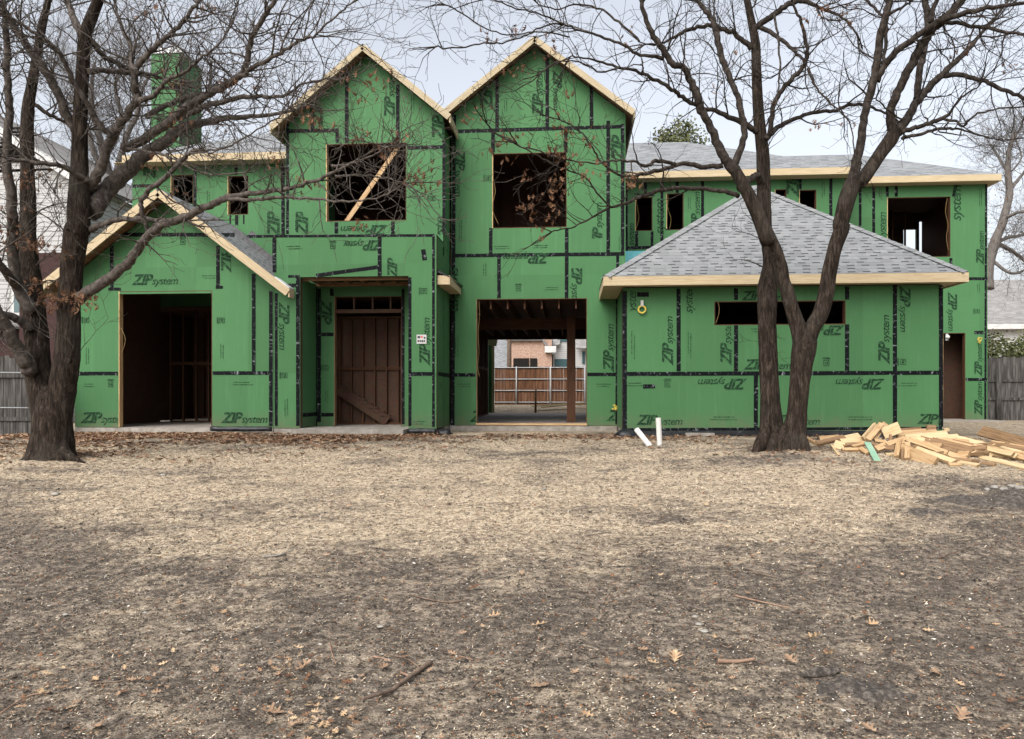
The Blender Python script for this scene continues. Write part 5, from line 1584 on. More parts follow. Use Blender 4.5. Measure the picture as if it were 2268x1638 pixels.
# yellow rings and tags
def ring(u, v, Y, r, label):
    c = PY(u, v, Y)
    t = thing('tape_roll', label, 'tape roll', (c.x, c.y, c.z - r))
    mb = MB()
    N = 22
    mb.tube([(c.x + math.cos(math.tau * k / N) * r, Y, c.z + math.sin(math.tau * k / N) * r) for k in range(N + 1)], [r * .24] * (N + 1), 8, False)
    link_mesh('ring', mb, M['yellow'], t)
    m2 = MB(); m2.bar((c.x, Y - .012, c.z + r), (c.x, Y - .012, c.z + r * 2.6), r * .8, .02, (0, -1, 0))
    link_mesh('hanger', m2, M['white'], t)
ring(1422, 686, YGA - .06, .075, 'yellow ring hanging from a white tag on the garage wall')
def tangle(u, v, Y, label, s=.1):
    c = PY(u, v, Y)
    P = [(c.x + rnd.gauss(0, s), Y + rnd.uniform(-.03, .03), c.z + rnd.gauss(0, s * 1.2), 0) for _ in range(12)]
    mb = MB(); C = [q[:3] for q in catmull(P, 5)]
    mb.tube(C, [.007] * len(C), 6, True)
    return single('cable_coil', mb, M['yellow'], label, 'cable')
tangle(2170, 756, YF - .08, 'yellow tangle of cable on the far right wall near its corner', .06)
tangle(1364, 904, YR - .07, 'small yellow coil at the foot of the corner between right gable and garage', .05)
# notice on the entry wall: paper with dark figures
c = PY(934, 752, YE)
nb = MB()
nb.box(c.x - .11, c.x + .11, YE - .022, YE - .012, c.z - .10, c.z + .10)
for (x0, x1, z0, z1, mi) in ((-.09, -.05, -.06, -.02, 1), (-.04, -.01, -.06, -.02, 1), (0, .04, -.065, -.02, 1), (.05, .08, -.06, -.02, 1), (-.09, -.03, .02, .07, 1), (-.02, .03, .03, .07, 2), (.05, .09, .01, .05, 1)):
    nb.box(c.x + x0, c.x + x1, YE - .025, YE - .0225, c.z + z0, c.z + z1, mi)
single('paper_notice', nb, [M['white'], plain('notice_ink', (.02, .02, .025)), plain('notice_red', (.5, .1, .08))], 'white paper notice with dark figures pinned to the entry wall', 'notice')
# globe lamp by the far door
c = PY(2099, 747, YF - .1)
lamp = thing('junction_knob', 'small white round fitting at the top of the narrow far right door', 'fitting', (c.x, YF - .1, c.z - .06))
mb = MB(); mb.tube([(c.x - .0, YF - .1, c.z - .055), (c.x, YF - .1, c.z - .03), (c.x, YF - .1, c.z), (c.x, YF - .1, c.z + .03), (c.x, YF - .1, c.z + .055)], [.02, .052, .06, .052, .02], 14)
link_mesh('globe', mb, M['pvc'], lamp)
mb = MB(); mb.bar((c.x, YF - .05, c.z - .1), (c.x, YF - .05, c.z + .1), .07, .04, (0, -1, 0))
link_mesh('box', mb, M['steel'], lamp)
# the brace nailed across the left gable window
br = MB(); br.bar(PY(765, 495, YG + .16), PY(884, 324, YG + .16), .105, .038, (0, -1, 0))
single('brace_board', br, M['lumber'], 'pale timber brace slanting across the left gable window', 'board')

# ---------------------------------------------------------------- the heap of lumber
LX = lambda x: (1980 + x * .25) * .8905
LY = lambda y: (1030 + y * .25) * .8905
heap = 'boards in the lumber heap by the garage'
def board(x0, y0, Ya, x1, y1, Yb, w, t, roll=0, m='lumber', label='', ext=0.0):
    a, b = PY(LX(x0), LY(y0), Ya), PY(LX(x1), LY(y1), Yb)
    for p in (a, b):
        g = zg(p.x, p.y) + t / 2
        if p.z < g: p.z = g
    d = (b - a).normalized()
    n = Vector((0, -.25, 1)); n = (n - d * n.dot(d)).normalized()
    from mathutils import Matrix
    n = Matrix.Rotation(R(roll), 3, d) @ n
    mb = MB()
    mb.bar(a - d * ext, b + d * ext, w, t, n)
    mb.m[-1] = mb.m[-2] = 1
    o = single('board', mb, [M[m], M['endgrain']], label, 'board', heap)
    return o
LEFT = 'short pine offcut in the low left end of the lumber heap beside the tree'
FAN = 'long plank fanning out to the right in the lumber heap'
BACK = 'offcut lying at the back of the lumber heap against the garage wall'
END = 'upright offcut end at the front middle of the lumber heap'
LOW = 'short offcut lying on the ground in front of the fanned planks'
MID = 'offcut in the tangled middle of the lumber heap'
B_ = [
 (112, 245, 13.1, 215, 305, 12.9, .06, .04, 0, 'lumber', LEFT), (205, 300, 12.9, 475, 232, 13.2, .085, .05, 20, 'lumber', LEFT), (232, 252, 13.5, 430, 238, 13.5, .10, .045, 40, 'lumber', LEFT),
 (440, 278, 13.0, 700, 250, 13.2, .09, .05, 40, 'lumber_pale', LEFT), (480, 245, 13.4, 625, 215, 13.5, .09, .045, 30, 'lumber_pale', LEFT), (380, 300, 13.0, 480, 325, 12.9, .14, .03, 50, 'lumber_pale', LEFT),
 (470, 320, 12.9, 660, 290, 13.0, .06, .04, 10, 'lumber', LEFT), (440, 290, 13.0, 690, 282, 13.0, .05, .04, 0, 'lumber_pale', LEFT), (560, 330, 12.8, 680, 300, 12.9, .06, .04, 10, 'lumber', LEFT),
 (455, 358, 12.6, 655, 358, 12.6, .06, .045, 20, 'lumber', 'squared offcut lying level at the front left of the lumber heap'),
 (640, 345, 12.6, 722, 412, 12.3, .07, .05, 30, 'lumber', 'short offcut pointing down towards the green strip in the lumber heap'),
 (352, 310, 12.8, 428, 465, 12.0, .035, .02, 0, 'lumber_pale', 'thin pale lath sticking out of the left end of the lumber heap'),
 (672, 262, 13.0, 795, 122, 13.5, .13, .04, 62, 'lumber_pale', 'pale wide board leaning up at the left peak of the lumber heap'),
 (715, 262, 12.9, 850, 100, 13.4, .09, .04, 15, 'lumber', 'narrow board leaning beside the wide pale one at the heap peak'),
 (770, 255, 13.1, 885, 98, 13.7, .09, .04, 30, 'lumber', 'board leaning at the right of the heap peak behind the square panel'),
 (862, 194, 13.3, 1030, 132, 13.3, .19, .025, 68, 'lumber_pale', 'square pale plywood panel tilted up at the top of the lumber heap'),
 (940, 210, 13.2, 935, 285, 13.1, .05, .04, 0, 'lumber', MID), (745, 290, 12.9, 800, 325, 12.8, .06, .04, 0, 'lumber_brown', MID), (780, 268, 13.0, 895, 282, 13.0, .06, .04, 30, 'lumber', MID),
 (790, 352, 12.6, 960, 290, 12.8, .10, .045, 30, 'lumber', MID), (900, 310, 12.7, 1090, 245, 12.9, .09, .045, 20, 'lumber', MID), (850, 330, 12.7, 980, 340, 12.6, .08, .04, 50, 'lumber_brown', MID), (830, 300, 12.9, 940, 330, 12.8, .07, .04, 0, 'lumber_brown', MID),
 (708, 283, 12.8, 812, 522, 11.7, .095, .014, 0, 'greenboard', 'pale green sheathing strip hanging from the lumber heap to the ground'),
 (1000, 215, 13.4, 1395, 180, 13.8, .09, .04, 50, 'lumber', BACK), (1085, 240, 13.1, 1495, 192, 13.5, .09, .045, 45, 'lumber_pale', BACK), (1040, 172, 14.2, 1240, 155, 14.4, .09, .045, 60, 'lumber', BACK), (1045, 188, 14.0, 1310, 168, 14.2, .08, .04, 30, 'lumber', BACK), (1470, 160, 14.4, 1520, 155, 14.4, .07, .04, 0, 'lumber_pale', BACK),
 (1302, 142, 14.1, 1388, 148, 14.1, .12, .05, 65, 'lumber_brown', 'brown square block standing on the back of the lumber heap'),
 (1095, 258, 12.9, 1612, 228, 13.4, .09, .045, 40, 'lumber_pale', 'bright plank lying level across the top of the fanned planks'),
 (1028, 262, 12.6, 1000, 440, 12.1, .07, .045, 20, 'lumber', END), (1112, 290, 12.4, 1104, 490, 11.9, .07, .045, 10, 'lumber', END), (1068, 330, 12.4, 1060, 480, 12.0, .06, .04, -10, 'lumber_brown', END), (1050, 250, 12.8, 1075, 340, 12.5, .06, .04, 0, 'lumber', END),
 (1035, 350, 12.4, 1385, 520, 11.5, .19, .045, 62, 'lumber', 'broad plank with its face turned forward at the front of the fan'),
 (1160, 338, 12.4, 1572, 492, 11.6, .10, .045, 20, 'lumber_pale', FAN), (1115, 258, 12.7, 1690, 472, 11.8, .09, .045, 30, 'lumber', FAN), (1250, 290, 12.7, 1565, 440, 12.0, .10, .045, 25, 'lumber', FAN), (1320, 290, 12.9, 1890, 412, 12.1, .11, .045, 15, 'lumber_pale', FAN),
 (1390, 272, 13.0, 1700, 390, 12.4, .09, .045, 45, 'lumber_brown', FAN), (1280, 262, 12.9, 1640, 330, 12.7, .09, .045, 35, 'lumber_brown', FAN), (1400, 275, 13.1, 1720, 300, 13.0, .14, .045, 60, 'lumber', FAN), (1600, 240, 13.3, 2330, 425, 12.3, .09, .045, 20, 'lumber_pale', FAN),
 (1700, 345, 12.9, 2010, 405, 12.5, .09, .045, 40, 'lumber_brown', FAN), (1760, 335, 12.9, 2300, 440, 12.3, .09, .045, 30, 'lumber', FAN), (1900, 440, 12.3, 2260, 470, 12.1, .15, .05, 55, 'lumber', FAN), (2000, 405, 12.5, 2260, 432, 12.3, .13, .045, 10, 'lumber_pale', FAN), (2110, 480, 12.1, 2330, 470, 12.1, .12, .09, 10, 'lumber', FAN),
 (1850, 450, 12.0, 2330, 600, 11.0, .11, .045, 15, 'lumber_pale', 'pale plank lowest at the right end of the fan, running out of the picture'),
 (1450, 470, 11.9, 1750, 540, 11.6, .10, .045, 30, 'lumber_brown', FAN), (1930, 295, 13.6, 2330, 380, 13.0, .09, .045, 30, 'lumber_brown', FAN),
 (1840, 168, 14.8, 2330, 312, 13.5, .20, .045, 50, 'lumber_brown', 'long weathered plank set apart at the back right of the lumber heap'),
 (2070, 215, 14.4, 2330, 300, 13.7, .09, .045, 40, 'lumber', 'long orange plank behind the weathered one at the back right'),
 (1940, 285, 13.8, 2330, 350, 13.3, .09, .045, 20, 'lumber', FAN),
 (1620, 500, 11.6, 1818, 545, 11.3, .08, .04, 10, 'lumber_pale', LOW), (1515, 540, 11.4, 1635, 542, 11.4, .06, .04, 10, 'lumber', LOW), (1845, 530, 11.5, 1975, 562, 11.3, .07, .04, 20, 'lumber_brown', LOW), (890, 402, 12.4, 975, 400, 12.4, .05, .03, 0, 'lumber_pale', LOW), (1660, 470, 11.8, 1820, 480, 11.7, .06, .04, 0, 'lumber_brown', LOW),
]
for k in range(14):
    x0 = 1180 + 55 * k + rnd.uniform(-20, 20); y0 = 238 + 6.5 * k + rnd.uniform(-8, 8)
    L = rnd.uniform(420, 760)
    B_.append((x0, y0, 13.05 - .03 * k, min(2340, x0 + L), y0 + L * rnd.uniform(.20, .30), 12.3 - .05 * k, .08, .04, rnd.uniform(25, 60), ('lumber_pale', 'lumber', 'lumber_pale', 'lumber_brown')[k % 4], FAN))
M['greenboard'] = noisy('pale_green_board', [(.35, (.17, .31, .21)), (.65, (.26, .39, .29))], 6, rough=.7)
for k, b in enumerate(B_):
    b = list(b)
    if b[10] in (FAN, MID, LEFT, BACK) and k % 5 == 1 and b[9] == 'lumber': b[9] = 'lumber_brown'
    board(*b)
for k in range(16):            # buried scraps filling the heap
    x = rnd.uniform(1080, 2050); y = rnd.uniform(300, 430) - (x < 1300) * 20
    an = rnd.uniform(-.25, .4)
    L = rnd.uniform(110, 330)
    Yc = 12.95 - (y - 250) / 260
    board(x - L / 2, y - L / 2 * an, Yc, x + L / 2, y + L / 2 * an, Yc - .3, .09, .04, rnd.uniform(0, 50), rnd.choice(['lumber', 'lumber_brown', 'lumber_brown']), 'brownish scrap half hidden under the fanned planks')

# ---------------------------------------------------------------- sticks, chips and leaves that stand out on the lawn
Z1 = lambda x, y: ((800 + x * .3086) * .8905, (1500 + y * .3086) * .8905)
Z2 = lambda x, y: ((1500 + x * .3086) * .8905, (1500 + y * .3086) * .8905)
FV = lambda x, y: (x, y)
def stick(fr, pts, r, m, label, cat='stick', lift=1.0):
    P = []
    for (x, y) in pts:
        g = G(*fr(x, y)); g.z = fine_z(g.x, g.y) + r * lift
        P.append((*g, 0))
    C = [c[:3] for c in catmull(P, 4)]
    r *= .62
    n = len(C)
    mb = MB(); mb.tube(C, [r * (1 - .45 * k / n) for k in range(n)], 8, True, 0, .2)
    return single('stick', mb, M[m], label, cat)
M['rubble'] = noisy('white_rubble', [(.35, (.15, .138, .12)), (.6, (.32, .305, .275))], 12, rough=.9, bumps=.6)
M['mud'] = noisy('wet_mud', [(.30, (.016, .0135, .0115)), (.48, (.06, .051, .043)), (.64, (.16, .138, .117))], 22, rough=.9, bumps=1, bdist=.03, nrough=.75)
M['stickwood'] = noisy('dead_stick', [(.3, (.05, .034, .025)), (.5, (.11, .078, .058)), (.7, (.20, .15, .11))], 18, rough=.9)
M['redwood'] = noisy('peeled_stick', [(.3, (.13, .08, .055)), (.6, (.25, .165, .115))], 18, rough=.8)
stick(Z1, [(880, 512), (720, 610), (560, 720), (420, 780), (330, 815)], .022, 'stickwood', 'longest dead branch lying slantwise on the dark soil in the foreground')
stick(Z1, [(415, 455), (500, 480), (560, 500)], .010, 'redwood', 'short reddish twig lying to the upper left of the long branch')
stick(Z1, [(580, 460), (680, 480), (760, 520), (800, 560)], .011, 'stickwood', 'crooked twig meeting the thick end of the long branch')
stick(Z1, [(640, 572), (720, 602)], .012, 'redwood', 'stubby peeled twig touching the long branch')
stick(Z1, [(65, 330), (80, 410), (115, 510)], .007, 'redwood', 'thin reddish twig standing out on the soil left of the long branch')
stick(Z1, [(1210, 715), (1260, 670), (1345, 645)], .008, 'stickwood', 'dark bent twig to the right of the long branch')
stick(Z1, [(1110, 415), (1220, 445)], .006, 'redwood', 'small straight pale twig above and right of the long branch')
stick(Z2, [(925, 488), (1080, 497), (1222, 486)], .020, 'redwood', 'thick straight brown stick lying level right of the middle')
stick(FV, [(915, 1325), (960, 1335), (1000, 1340), (1040, 1332)], .012, 'stickwood', 'thin curved stick lying in the middle of the lawn')
stick(FV, [(585, 1238), (620, 1234), (656, 1222)], .010, 'rubble', 'pale bleached stick on the left of the lawn')
stick(FV, [(1625, 1318), (1680, 1335), (1750, 1352)], .010, 'redwood', 'long thin peeled twig right of the middle of the lawn')
stick(FV, [(1660, 1272), (1720, 1282)], .010, 'stickwood', 'dark twig lying behind the long peeled twig')
stick(FV, [(0, 1578), (60, 1545), (100, 1540)], .008, 'redwood', 'thin twig at the lower left corner of the lawn')
stick(FV, [(200, 1522), (270, 1518), (290, 1500)], .008, 'stickwood', 'twig among leaves at the lower left')
stick(FV, [(738, 976), (790, 976)], .02, 'stickwood', 'dark branch piece on the leaves in front of the porch')
stick(FV, [(1020, 982), (1060, 976)], .018, 'stickwood', 'dark branch piece near the slab left of the wide opening')
stick(FV, [(930, 1125), (1000, 1118)], .008, 'redwood', 'thin twig on the straw in the middle distance')
stick(FV, [(2080, 1240), (2150, 1215)], .012, 'stickwood', 'twig on the dark soil at the right')
g0, g1 = G(*Z2(1600, 610)), G(*Z2(1900, 575))
lg_ = MB()
lg_.tube([g0.lerp(g1, k / 10) + Vector((0, .01 * mnoise.noise((k, 0, 0)), .018 + .012 * mnoise.noise((k * .6, 4, 0)))) for k in range(11)], [.012 + .016 * math.sin(math.pi * (k + .7) / 11.5) + .008 * mnoise.noise((k * .8, 9, 1)) for k in range(11)], 12, True, 0, .5)
single('rotten_log', lg_, M['mud'], 'short dark rotten log on the soil at the lower right', 'log')
def mound(u, v, rx, ry, h, label, seed):
    g = G(u, v)
    mb = MB(); N = 44
    def P(i, j):
        a, b = i / N * 2 - 1, j / N * 2 - 1
        x, y = g.x + a * rx, g.y + b * ry
        rr = a * a + b * b
        e = max(0, 1 - rr) ** 1.3
        k = max(0, .75 + .9 * mnoise.noise((x * 3 + seed, y * 3, 0)))
        z = fine_z(x, y) + h * e * k + e * (.035 * mnoise.noise((x * 9, y * 9, seed)) + .02 * mnoise.noise((x * 22, y * 22, seed))) - .03
        return (x, y, z)
    for i in range(N):
        for j in range(N):
            mb.face([P(i, j), P(i + 1, j), P(i + 1, j + 1), P(i, j + 1)], None, 0, False)
    o = single('mud_mound', mb, M['mud'], label, 'mound')
    bm = bmesh.new(); bm.from_mesh(o.data); bmesh.ops.remove_doubles(bm, verts=bm.verts, dist=1e-5); bm.to_mesh(o.data); bm.free()
mound(2215, 1112, .8, .45, .13, 'low mound of dark wet mud at the right edge of the lawn', 3)
mound(2070, 1135, .5, .25, .06, 'flat patch of dark churned mud left of the mud mound', 7)
mound(1900, 1530, .42, .22, .06, 'churned patch of dark soil below the rotten log', 5)
for k, (u, v, s) in enumerate(((2203, 1090, .05), (2222, 1094, .045), (2240, 1088, .05), (2186, 1094, .035), (2258, 1092, .06))):
    g = G(u, v + 6)
    o = lump('rubble_stone', (g.x, g.y, g.z + s * .3 + .07), s, s * .8, s * .5, 'rubble', 'whitish rubble stone on top of the mud mound at the right edge', 'stone', 20 + k, 10, .5)
    o['group'] = 'rubble on the mud mound'
for k, (u, v, s, lab) in enumerate(((122, 1098, .085, 'crumpled white scrap on the lawn below the oak'), (843, 1391, .035, 'white stone chip in the middle left foreground'), (757, 1340, .028, 'small white chip above the white stone chip'), (145, 1364, .035, 'white scrap at the left, largest of its neighbours'),
                                    (322, 1360, .03, 'flat white scrap right of the paired scraps on the left'), (245, 1336, .03, 'long white scrap above the others on the left'), (1548, 1386, .04, 'white stone in the cluster right of the middle'), (1560, 1402, .045, 'lowest white stone of the cluster right of the middle'), (1540, 1368, .035, 'uppermost pale stone of the cluster right of the middle'),
                                    (1205, 1086, .05, 'small white chip far out on the straw in the middle'), (360, 1055, .07, 'white scrap on the straw right of the oak'), (1340, 1048, .045, 'white chip on the straw in front of the garage corner'), (1880, 1600, .03, 'pale stone at the lower right edge of the lawn'), (420, 1398, .03, 'round pale pebble at the left middle'))):
    g = G(u, v)
    s *= .62
    lump('white_chip', (g.x, g.y, g.z + s * .4), s, s * .7, s * .35, 'rubble', lab, 'chip', 40 + k, 10, .5)
def big_leaf(u, v, s, yaw, m, label, curl=.3):
    g = G(u, v)
    mb = MB()
    oak_leaf(mb, (g.x, g.y, fine_z(g.x, g.y) + .02), s * rnd.uniform(.8, 1.0), yaw, rnd.uniform(-.3, .3), rnd.uniform(-.35, .35), rnd.uniform(.2, .9), 0, 0, rnd.uniform(0, .35))
    if m == 'tanleaf' and 'yellow' not in label and 'pale' not in label: m = 'midleaf'
    single('oak_leaf', mb, M[m], label, 'leaf', 'fallen oak leaves that stand out on the soil')
for (x, y, s, yaw, m, lab) in ((578, 462, .12, 1.4, 'tanleaf', 'pale yellow oak leaf left of the thick straight stick'), (1520, 495, .12, 2.0, 'tanleaf', 'orange tan oak leaf left of the rotten log'), (1815, 418, .14, .3, 'tanleaf', 'large yellow oak leaf just above the rotten log'), (1690, 300, .12, .2, 'tanleaf', 'pale oak leaf higher up than the one above the log'), (410, 505, .09, 2.7, 'tanleaf', 'small pinkish oak leaf left of the pale yellow one'),
                               (1540, 405, .07, 1, 'dryleaf', 'small dark red leaf above the orange tan leaf'), (200, 640, .10, .1, 'tanleaf', 'curled oak leaf low on the dark soil left of the stick'), (2150, 1030, .08, 2.2, 'tanleaf', 'oak leaf near the lower right of the lawn'), (540, 745, .07, .4, 'tanleaf', 'thin curled leaf below the pale yellow oak leaf')):
    u, v = Z2(x, y); big_leaf(u, v, s, yaw, m, lab)
for (x, y, s, yaw, m, lab) in ((1750, 685, .13, .2, 'tanleaf', 'orange oak leaf right of the dark bent twig'), (1390, 145, .11, .1, 'tanleaf', 'pale oak leaf above the long branch in the middle'), (1750, 215, .12, .1, 'tanleaf', 'pale yellow oak leaf to the right of the middle'), (1300, 220, .07, 2, 'tanleaf', 'small pink leaf below the pale middle leaf'), (490, 545, .09, 1, 'tanleaf', 'leaf lying between the twigs and the long branch'), (680, 480, .08, 1.7, 'tanleaf', 'leaf on the crooked twig'), (630, 1035, .07, .2, 'tanleaf', 'small curled leaf near the bottom edge')):
    u, v = Z1(x, y); big_leaf(u, v, s, yaw, m, lab)
for (u, v, s, yaw, m, lab) in ((1050, 1308, .13, .5, 'dryleaf', 'reddish oak leaf beside the thin curved stick'), (672, 1490, .13, 1.0, 'tanleaf', 'orange oak leaf at the lower left of the long branch'), (600, 1587, .13, .2, 'tanleaf', 'flat orange oak leaf near the bottom left'), (218, 1615, .12, 2.4, 'tanleaf', 'oak leaf at the bottom edge on the left'), (780, 1600, .11, 1.2, 'tanleaf', 'pale leaf in the bottom leaf drift'), (2130, 1608, .12, .9, 'tanleaf', 'oak leaf at the bottom right corner'), (1930, 1395, .09, .2, 'tanleaf', 'pale leaf on the soil at the right'), (395, 1345, .08, .3, 'tanleaf', 'small tan leaf left of the middle')):
    big_leaf(u, v, s, yaw, m, lab)

# ---------------------------------------------------------------- fences and neighbours
def board_fence(name, label, p0, p1, h, m, zb=0.0, plank=.14, rails=(.35, 1.3), posts=2.4, post_m=None, front=True, seed=1, pr=.05, lean=.0):
    r = random.Random(seed)
    a, b = Vector((*p0, zb)), Vector((*p1, zb))
    d = (b - a); L = d.length; d.normalize()
    n = Vector((d.y, -d.x, 0))            # towards the camera
    if n.y > 0: n = -n
    t = thing(name, label, 'fence', a.lerp(b, .5))
    mb = MB(); s_ = 0
    while s_ < L:
        q = a + d * (s_ + plank / 2)
        hh = h + r.uniform(-.03, .03)
        mb.bar(q + n * r.uniform(-.006, .006) + Vector((0, 0, -.05)), q + Vector((r.uniform(-.01, .01), 0, hh)), plank * r.uniform(.92, .985), .02, n)
        s_ += plank
    link_mesh('planks', mb, M[m], t)
    rb = MB()
    for z in rails:
        if post_m: rb.tube([a + n * .05 + Vector((0, 0, z)), b + n * .05 + Vector((0, 0, z))], [.022, .022], 8)
        else: rb.bar(a + n * .03 + Vector((0, 0, z)), b + n * .03 + Vector((0, 0, z)), .085, .035, n)
    link_mesh('rails', rb, M[post_m or m], t)
    s_ = .3
    while s_ < L:
        q = a + d * s_
        pb = MB()
        if post_m: pb.tube([q + n * .09 + Vector((0, 0, -.2)), q + n * .09 + Vector((0, 0, h + .02))], [.032, .032], 10)
        else: pb.tube([q + n * .11 + Vector((0, 0, -.2)), q + n * .11 + Vector((lean, 0, h - .05))], [.075, .07], 12, True, 0, .08)
        link_mesh('post', pb, M[post_m or m], t)
        s_ += posts
    return t
fl_ = board_fence('board_fence', 'grey board fence behind the oak at the left edge', (-17.5, 16.0), (-11.7, 16.0), 1.72, 'greyfence', .0, seed=2, posts=2.0)
wr = MB()
for z0, z1 in ((1.36, 1.36), (.58, .60)):
    wr.tube([(-17.4, 15.8, z0), (-14.0, 15.8, z0 + .03), (-11.75, 15.8, z1)], [.012] * 3, 6)
link_mesh('wire_strand', wr, M['steel'], fl_)
board_fence('board_fence', 'weathered grey board fence running off at the right edge behind the lumber', (12.6, 24.4), (19.5, 24.2), 1.88, 'greyfence', .12, seed=3, posts=1.15, rails=(.62, 1.18))
board_fence('board_fence', 'brown stained fence with steel posts seen through the wide opening', (-11, 36.6), (12, 36.6), 1.80, 'brownfence', .36, seed=4, post_m='steel', rails=(.12, .68, 1.22, 1.77), posts=1.62, plank=.15)
# rear corner of the house and scraps behind it
rc = MB(); a, b = PY(1068, 800, 30.4), PY(1089, 800, 30.4)
rc.box(a.x - 1, b.x, 30.4, 30.55, Z0, 3.0)
link_mesh('wall', rc, M['green'], HOUSE)
rc = MB(); rc.bar((b.x + .06, 30.38, Z0), (b.x + .06, 30.38, 3.0), .10, .1, (0, 1, 0)); rc.bar((a.x - .8, 30.0, 3.14), (b.x + .25, 30.0, 2.9), .12, .3, (.3, 0, 1))
link_mesh('rear_trim', rc, M['fascia'], HOUSE)
for k, (u0, v0, u1, v1, Y0_, Y1_) in enumerate(((1180, 900, 1290, 893, 32, 33.5), (1200, 903, 1255, 897, 32, 32.6), (1280, 898, 1330, 894, 33, 33))):
    a, b = PY(u0, v0, Y0_), PY(u1, v1, Y1_)
    mb = MB(); a.z = max(a.z, zg(a.x, a.y) + .06); b.z = max(b.z, zg(b.x, b.y) + .06)
    mb.bar(a, b, .2, .05)
    single('board', mb, M['lumber_pale'], 'pale board on the ground of the back yard seen through the house', 'board', 'boards lying in the back yard')
p0 = PY(1186, 905, 30.5)
sb = MB(); sb.tube([(p0.x, 30.5, Z0), (p0.x + .02, 30.5, Z0 + .95)], [.05, .03], 8)
single('stake', sb, M['lumber_brown'], 'dark stake standing at the back edge of the floor slab', 'stake')

M['brick'] = None
def make_brick(name, a, b, mortar, sc=1.0):
    m, nt, bs = new_mat(name)
    v = coords(nt, 'UV', (sc, sc, 1))
    br = nt.nodes.new('ShaderNodeTexBrick')
    br.inputs['Scale'].default_value = 4.2
    br.inputs['Color1'].default_value = (*a, 1); br.inputs['Color2'].default_value = (*b, 1); br.inputs['Mortar'].default_value = (*mortar, 1)
    br.inputs['Mortar Size'].default_value = .015
    nt.links.new(v, br.inputs['Vector'])
    n = tex_noise(nt, v, 9, 4, .7)
    c = mix(nt, ramp(nt, n.outputs[0], [(.4, (.5, .5, .5)), (.6, (0, 0, 0))]), br.outputs[0], tuple(x * .5 for x in a))
    nt.links.new(c, bs.inputs['Base Color'])
    bs.inputs['Roughness'].default_value = .9
    return m
M['brick'] = make_brick('mixed_brick', (.30, .17, .12), (.40, .28, .21), (.36, .33, .29))
M['redbrick'] = make_brick('dark_red_brick', (.026, .008, .007), (.04, .011, .009), (.026, .013, .012))
def make_siding():
    m, nt, bs = new_mat('white_lap_siding')
    tc = nt.nodes.new('ShaderNodeTexCoord'); sp = nt.nodes.new('ShaderNodeSeparateXYZ')
    nt.links.new(tc.outputs['UV'], sp.inputs[0])
    f = math_(nt, 'FRACT', math_(nt, 'DIVIDE', sp.outputs[1], .15))
    n = tex_noise(nt, tc.outputs['UV'], 1.5, 4)
    c = mix(nt, n.outputs[0], (.33, .33, .33), (.40, .40, .395))
    c = mix(nt, math_(nt, 'MULTIPLY', math_(nt, 'LESS_THAN', f, .16), .8), c, (.10, .10, .10))
    nt.links.new(c, bs.inputs['Base Color'])
    bs.inputs['Roughness'].default_value = .6
    bump(nt, bs, f, .6, .02)
    return m
M['siding'] = make_siding()
M['glass'] = plain('window_glass', (.05, .09, .10), .08, .6)
M['dark'] = plain('dark_interior', (.012, .011, .010), .9, .1)
M['roofgrey'] = make_shingle('neighbour_shingle', (.24, .235, .23), (.13, .125, .12), .2, .3)
# white neighbour on the left
yn = 23.0
NL = thing('neighbour_house', 'white sided two storey house with brick base behind the oak at the left edge', 'house', (-20, yn + 3, 0))
nw = Wall(yn, th=.2)
nx1 = PY(160, 600, yn).x
ze, za = PY(160, 372, yn).z, PY(30, 178, yn).z
zb_ = PY(60, 703, yn).z
nw.build(-27, nx1, zb_, ze, (ze - .3, -20.6, za, ze - .05))
link_mesh('wall', nw.mb, [M['siding']] * 4, NL)
rm = MB()
for sgn in (1, -1):
    x_e = nx1 + .35 if sgn > 0 else -27.5
    roof_poly(rm, [(x_e, yn - .4, ze - .35), (-20.6, yn - .4, za + .15), (-20.6, yn + 8, za + .15), (x_e, yn + 8, ze - .35)], .12)
ro = link_mesh('roof', rm, [M['roofgrey'], M['white']], NL)
fb = MB(); fb.bar((nx1 + .35, yn - .42, ze - .45), (-20.6, yn - .42, za + .05), .24, .04, (0, -1, 0))
link_mesh('fascia', fb, M['white'], ro)
bb = MB(); bb.box(-27, nx1 - .9, yn - .02, yn + .2, 0, zb_ - .35); bb.box(nx1 - 1.0, nx1 + .5, yn - 1.0, yn - .8, 0, PY(125, 560, yn - 1).z)
link_mesh('brick_base', bb, M['redbrick'], NL)
bd = MB(); bd.box(-27, nx1 - .4, yn - .5, yn - .03, zb_ - .34, zb_ - .02)
link_mesh('skirt_roof', bd, M['roofgrey'], NL)
nside = MB(); nside.box(nx1 - .1, nx1 - .001, yn + .21, yn + 8, .0, ze - .36)
link_mesh('wall', nside, M['siding'], NL)
a, b = PY(84, 570, yn), PY(104, 612, yn)
wf_ = MB(); wf_.box(a.x - .08, b.x + .08, yn - .06, yn - .005, b.z - .5, a.z + .1)
wfo = link_mesh('window', wf_, M['white'], NL)
wp = MB(); wp.box(a.x, b.x, yn - .068, yn - .062, b.z - .4, a.z)
link_mesh('pane', wp, M['glass'], wfo)
a, b = PY(34, 560, yn), PY(56, 700, yn)
wf_ = MB(); wf_.box(a.x - .08, b.x + .08, yn - .06, yn - .005, b.z, a.z + .1)
wfo = link_mesh('window', wf_, M['white'], NL)
wp = MB(); wp.box(a.x, b.x, yn - .068, yn - .062, b.z + .1, a.z)
link_mesh('pane', wp, M['glass'], wfo)
lv = MB()
for k in range(10):
    p_ = PY(60, 285 + k * 8, yn)
    lv.bar((p_.x - .7 - .04 * k, yn - .04, p_.z), (p_.x - .15 + .06 * k, yn - .04, p_.z), .07, .05, (0, -1, .6))
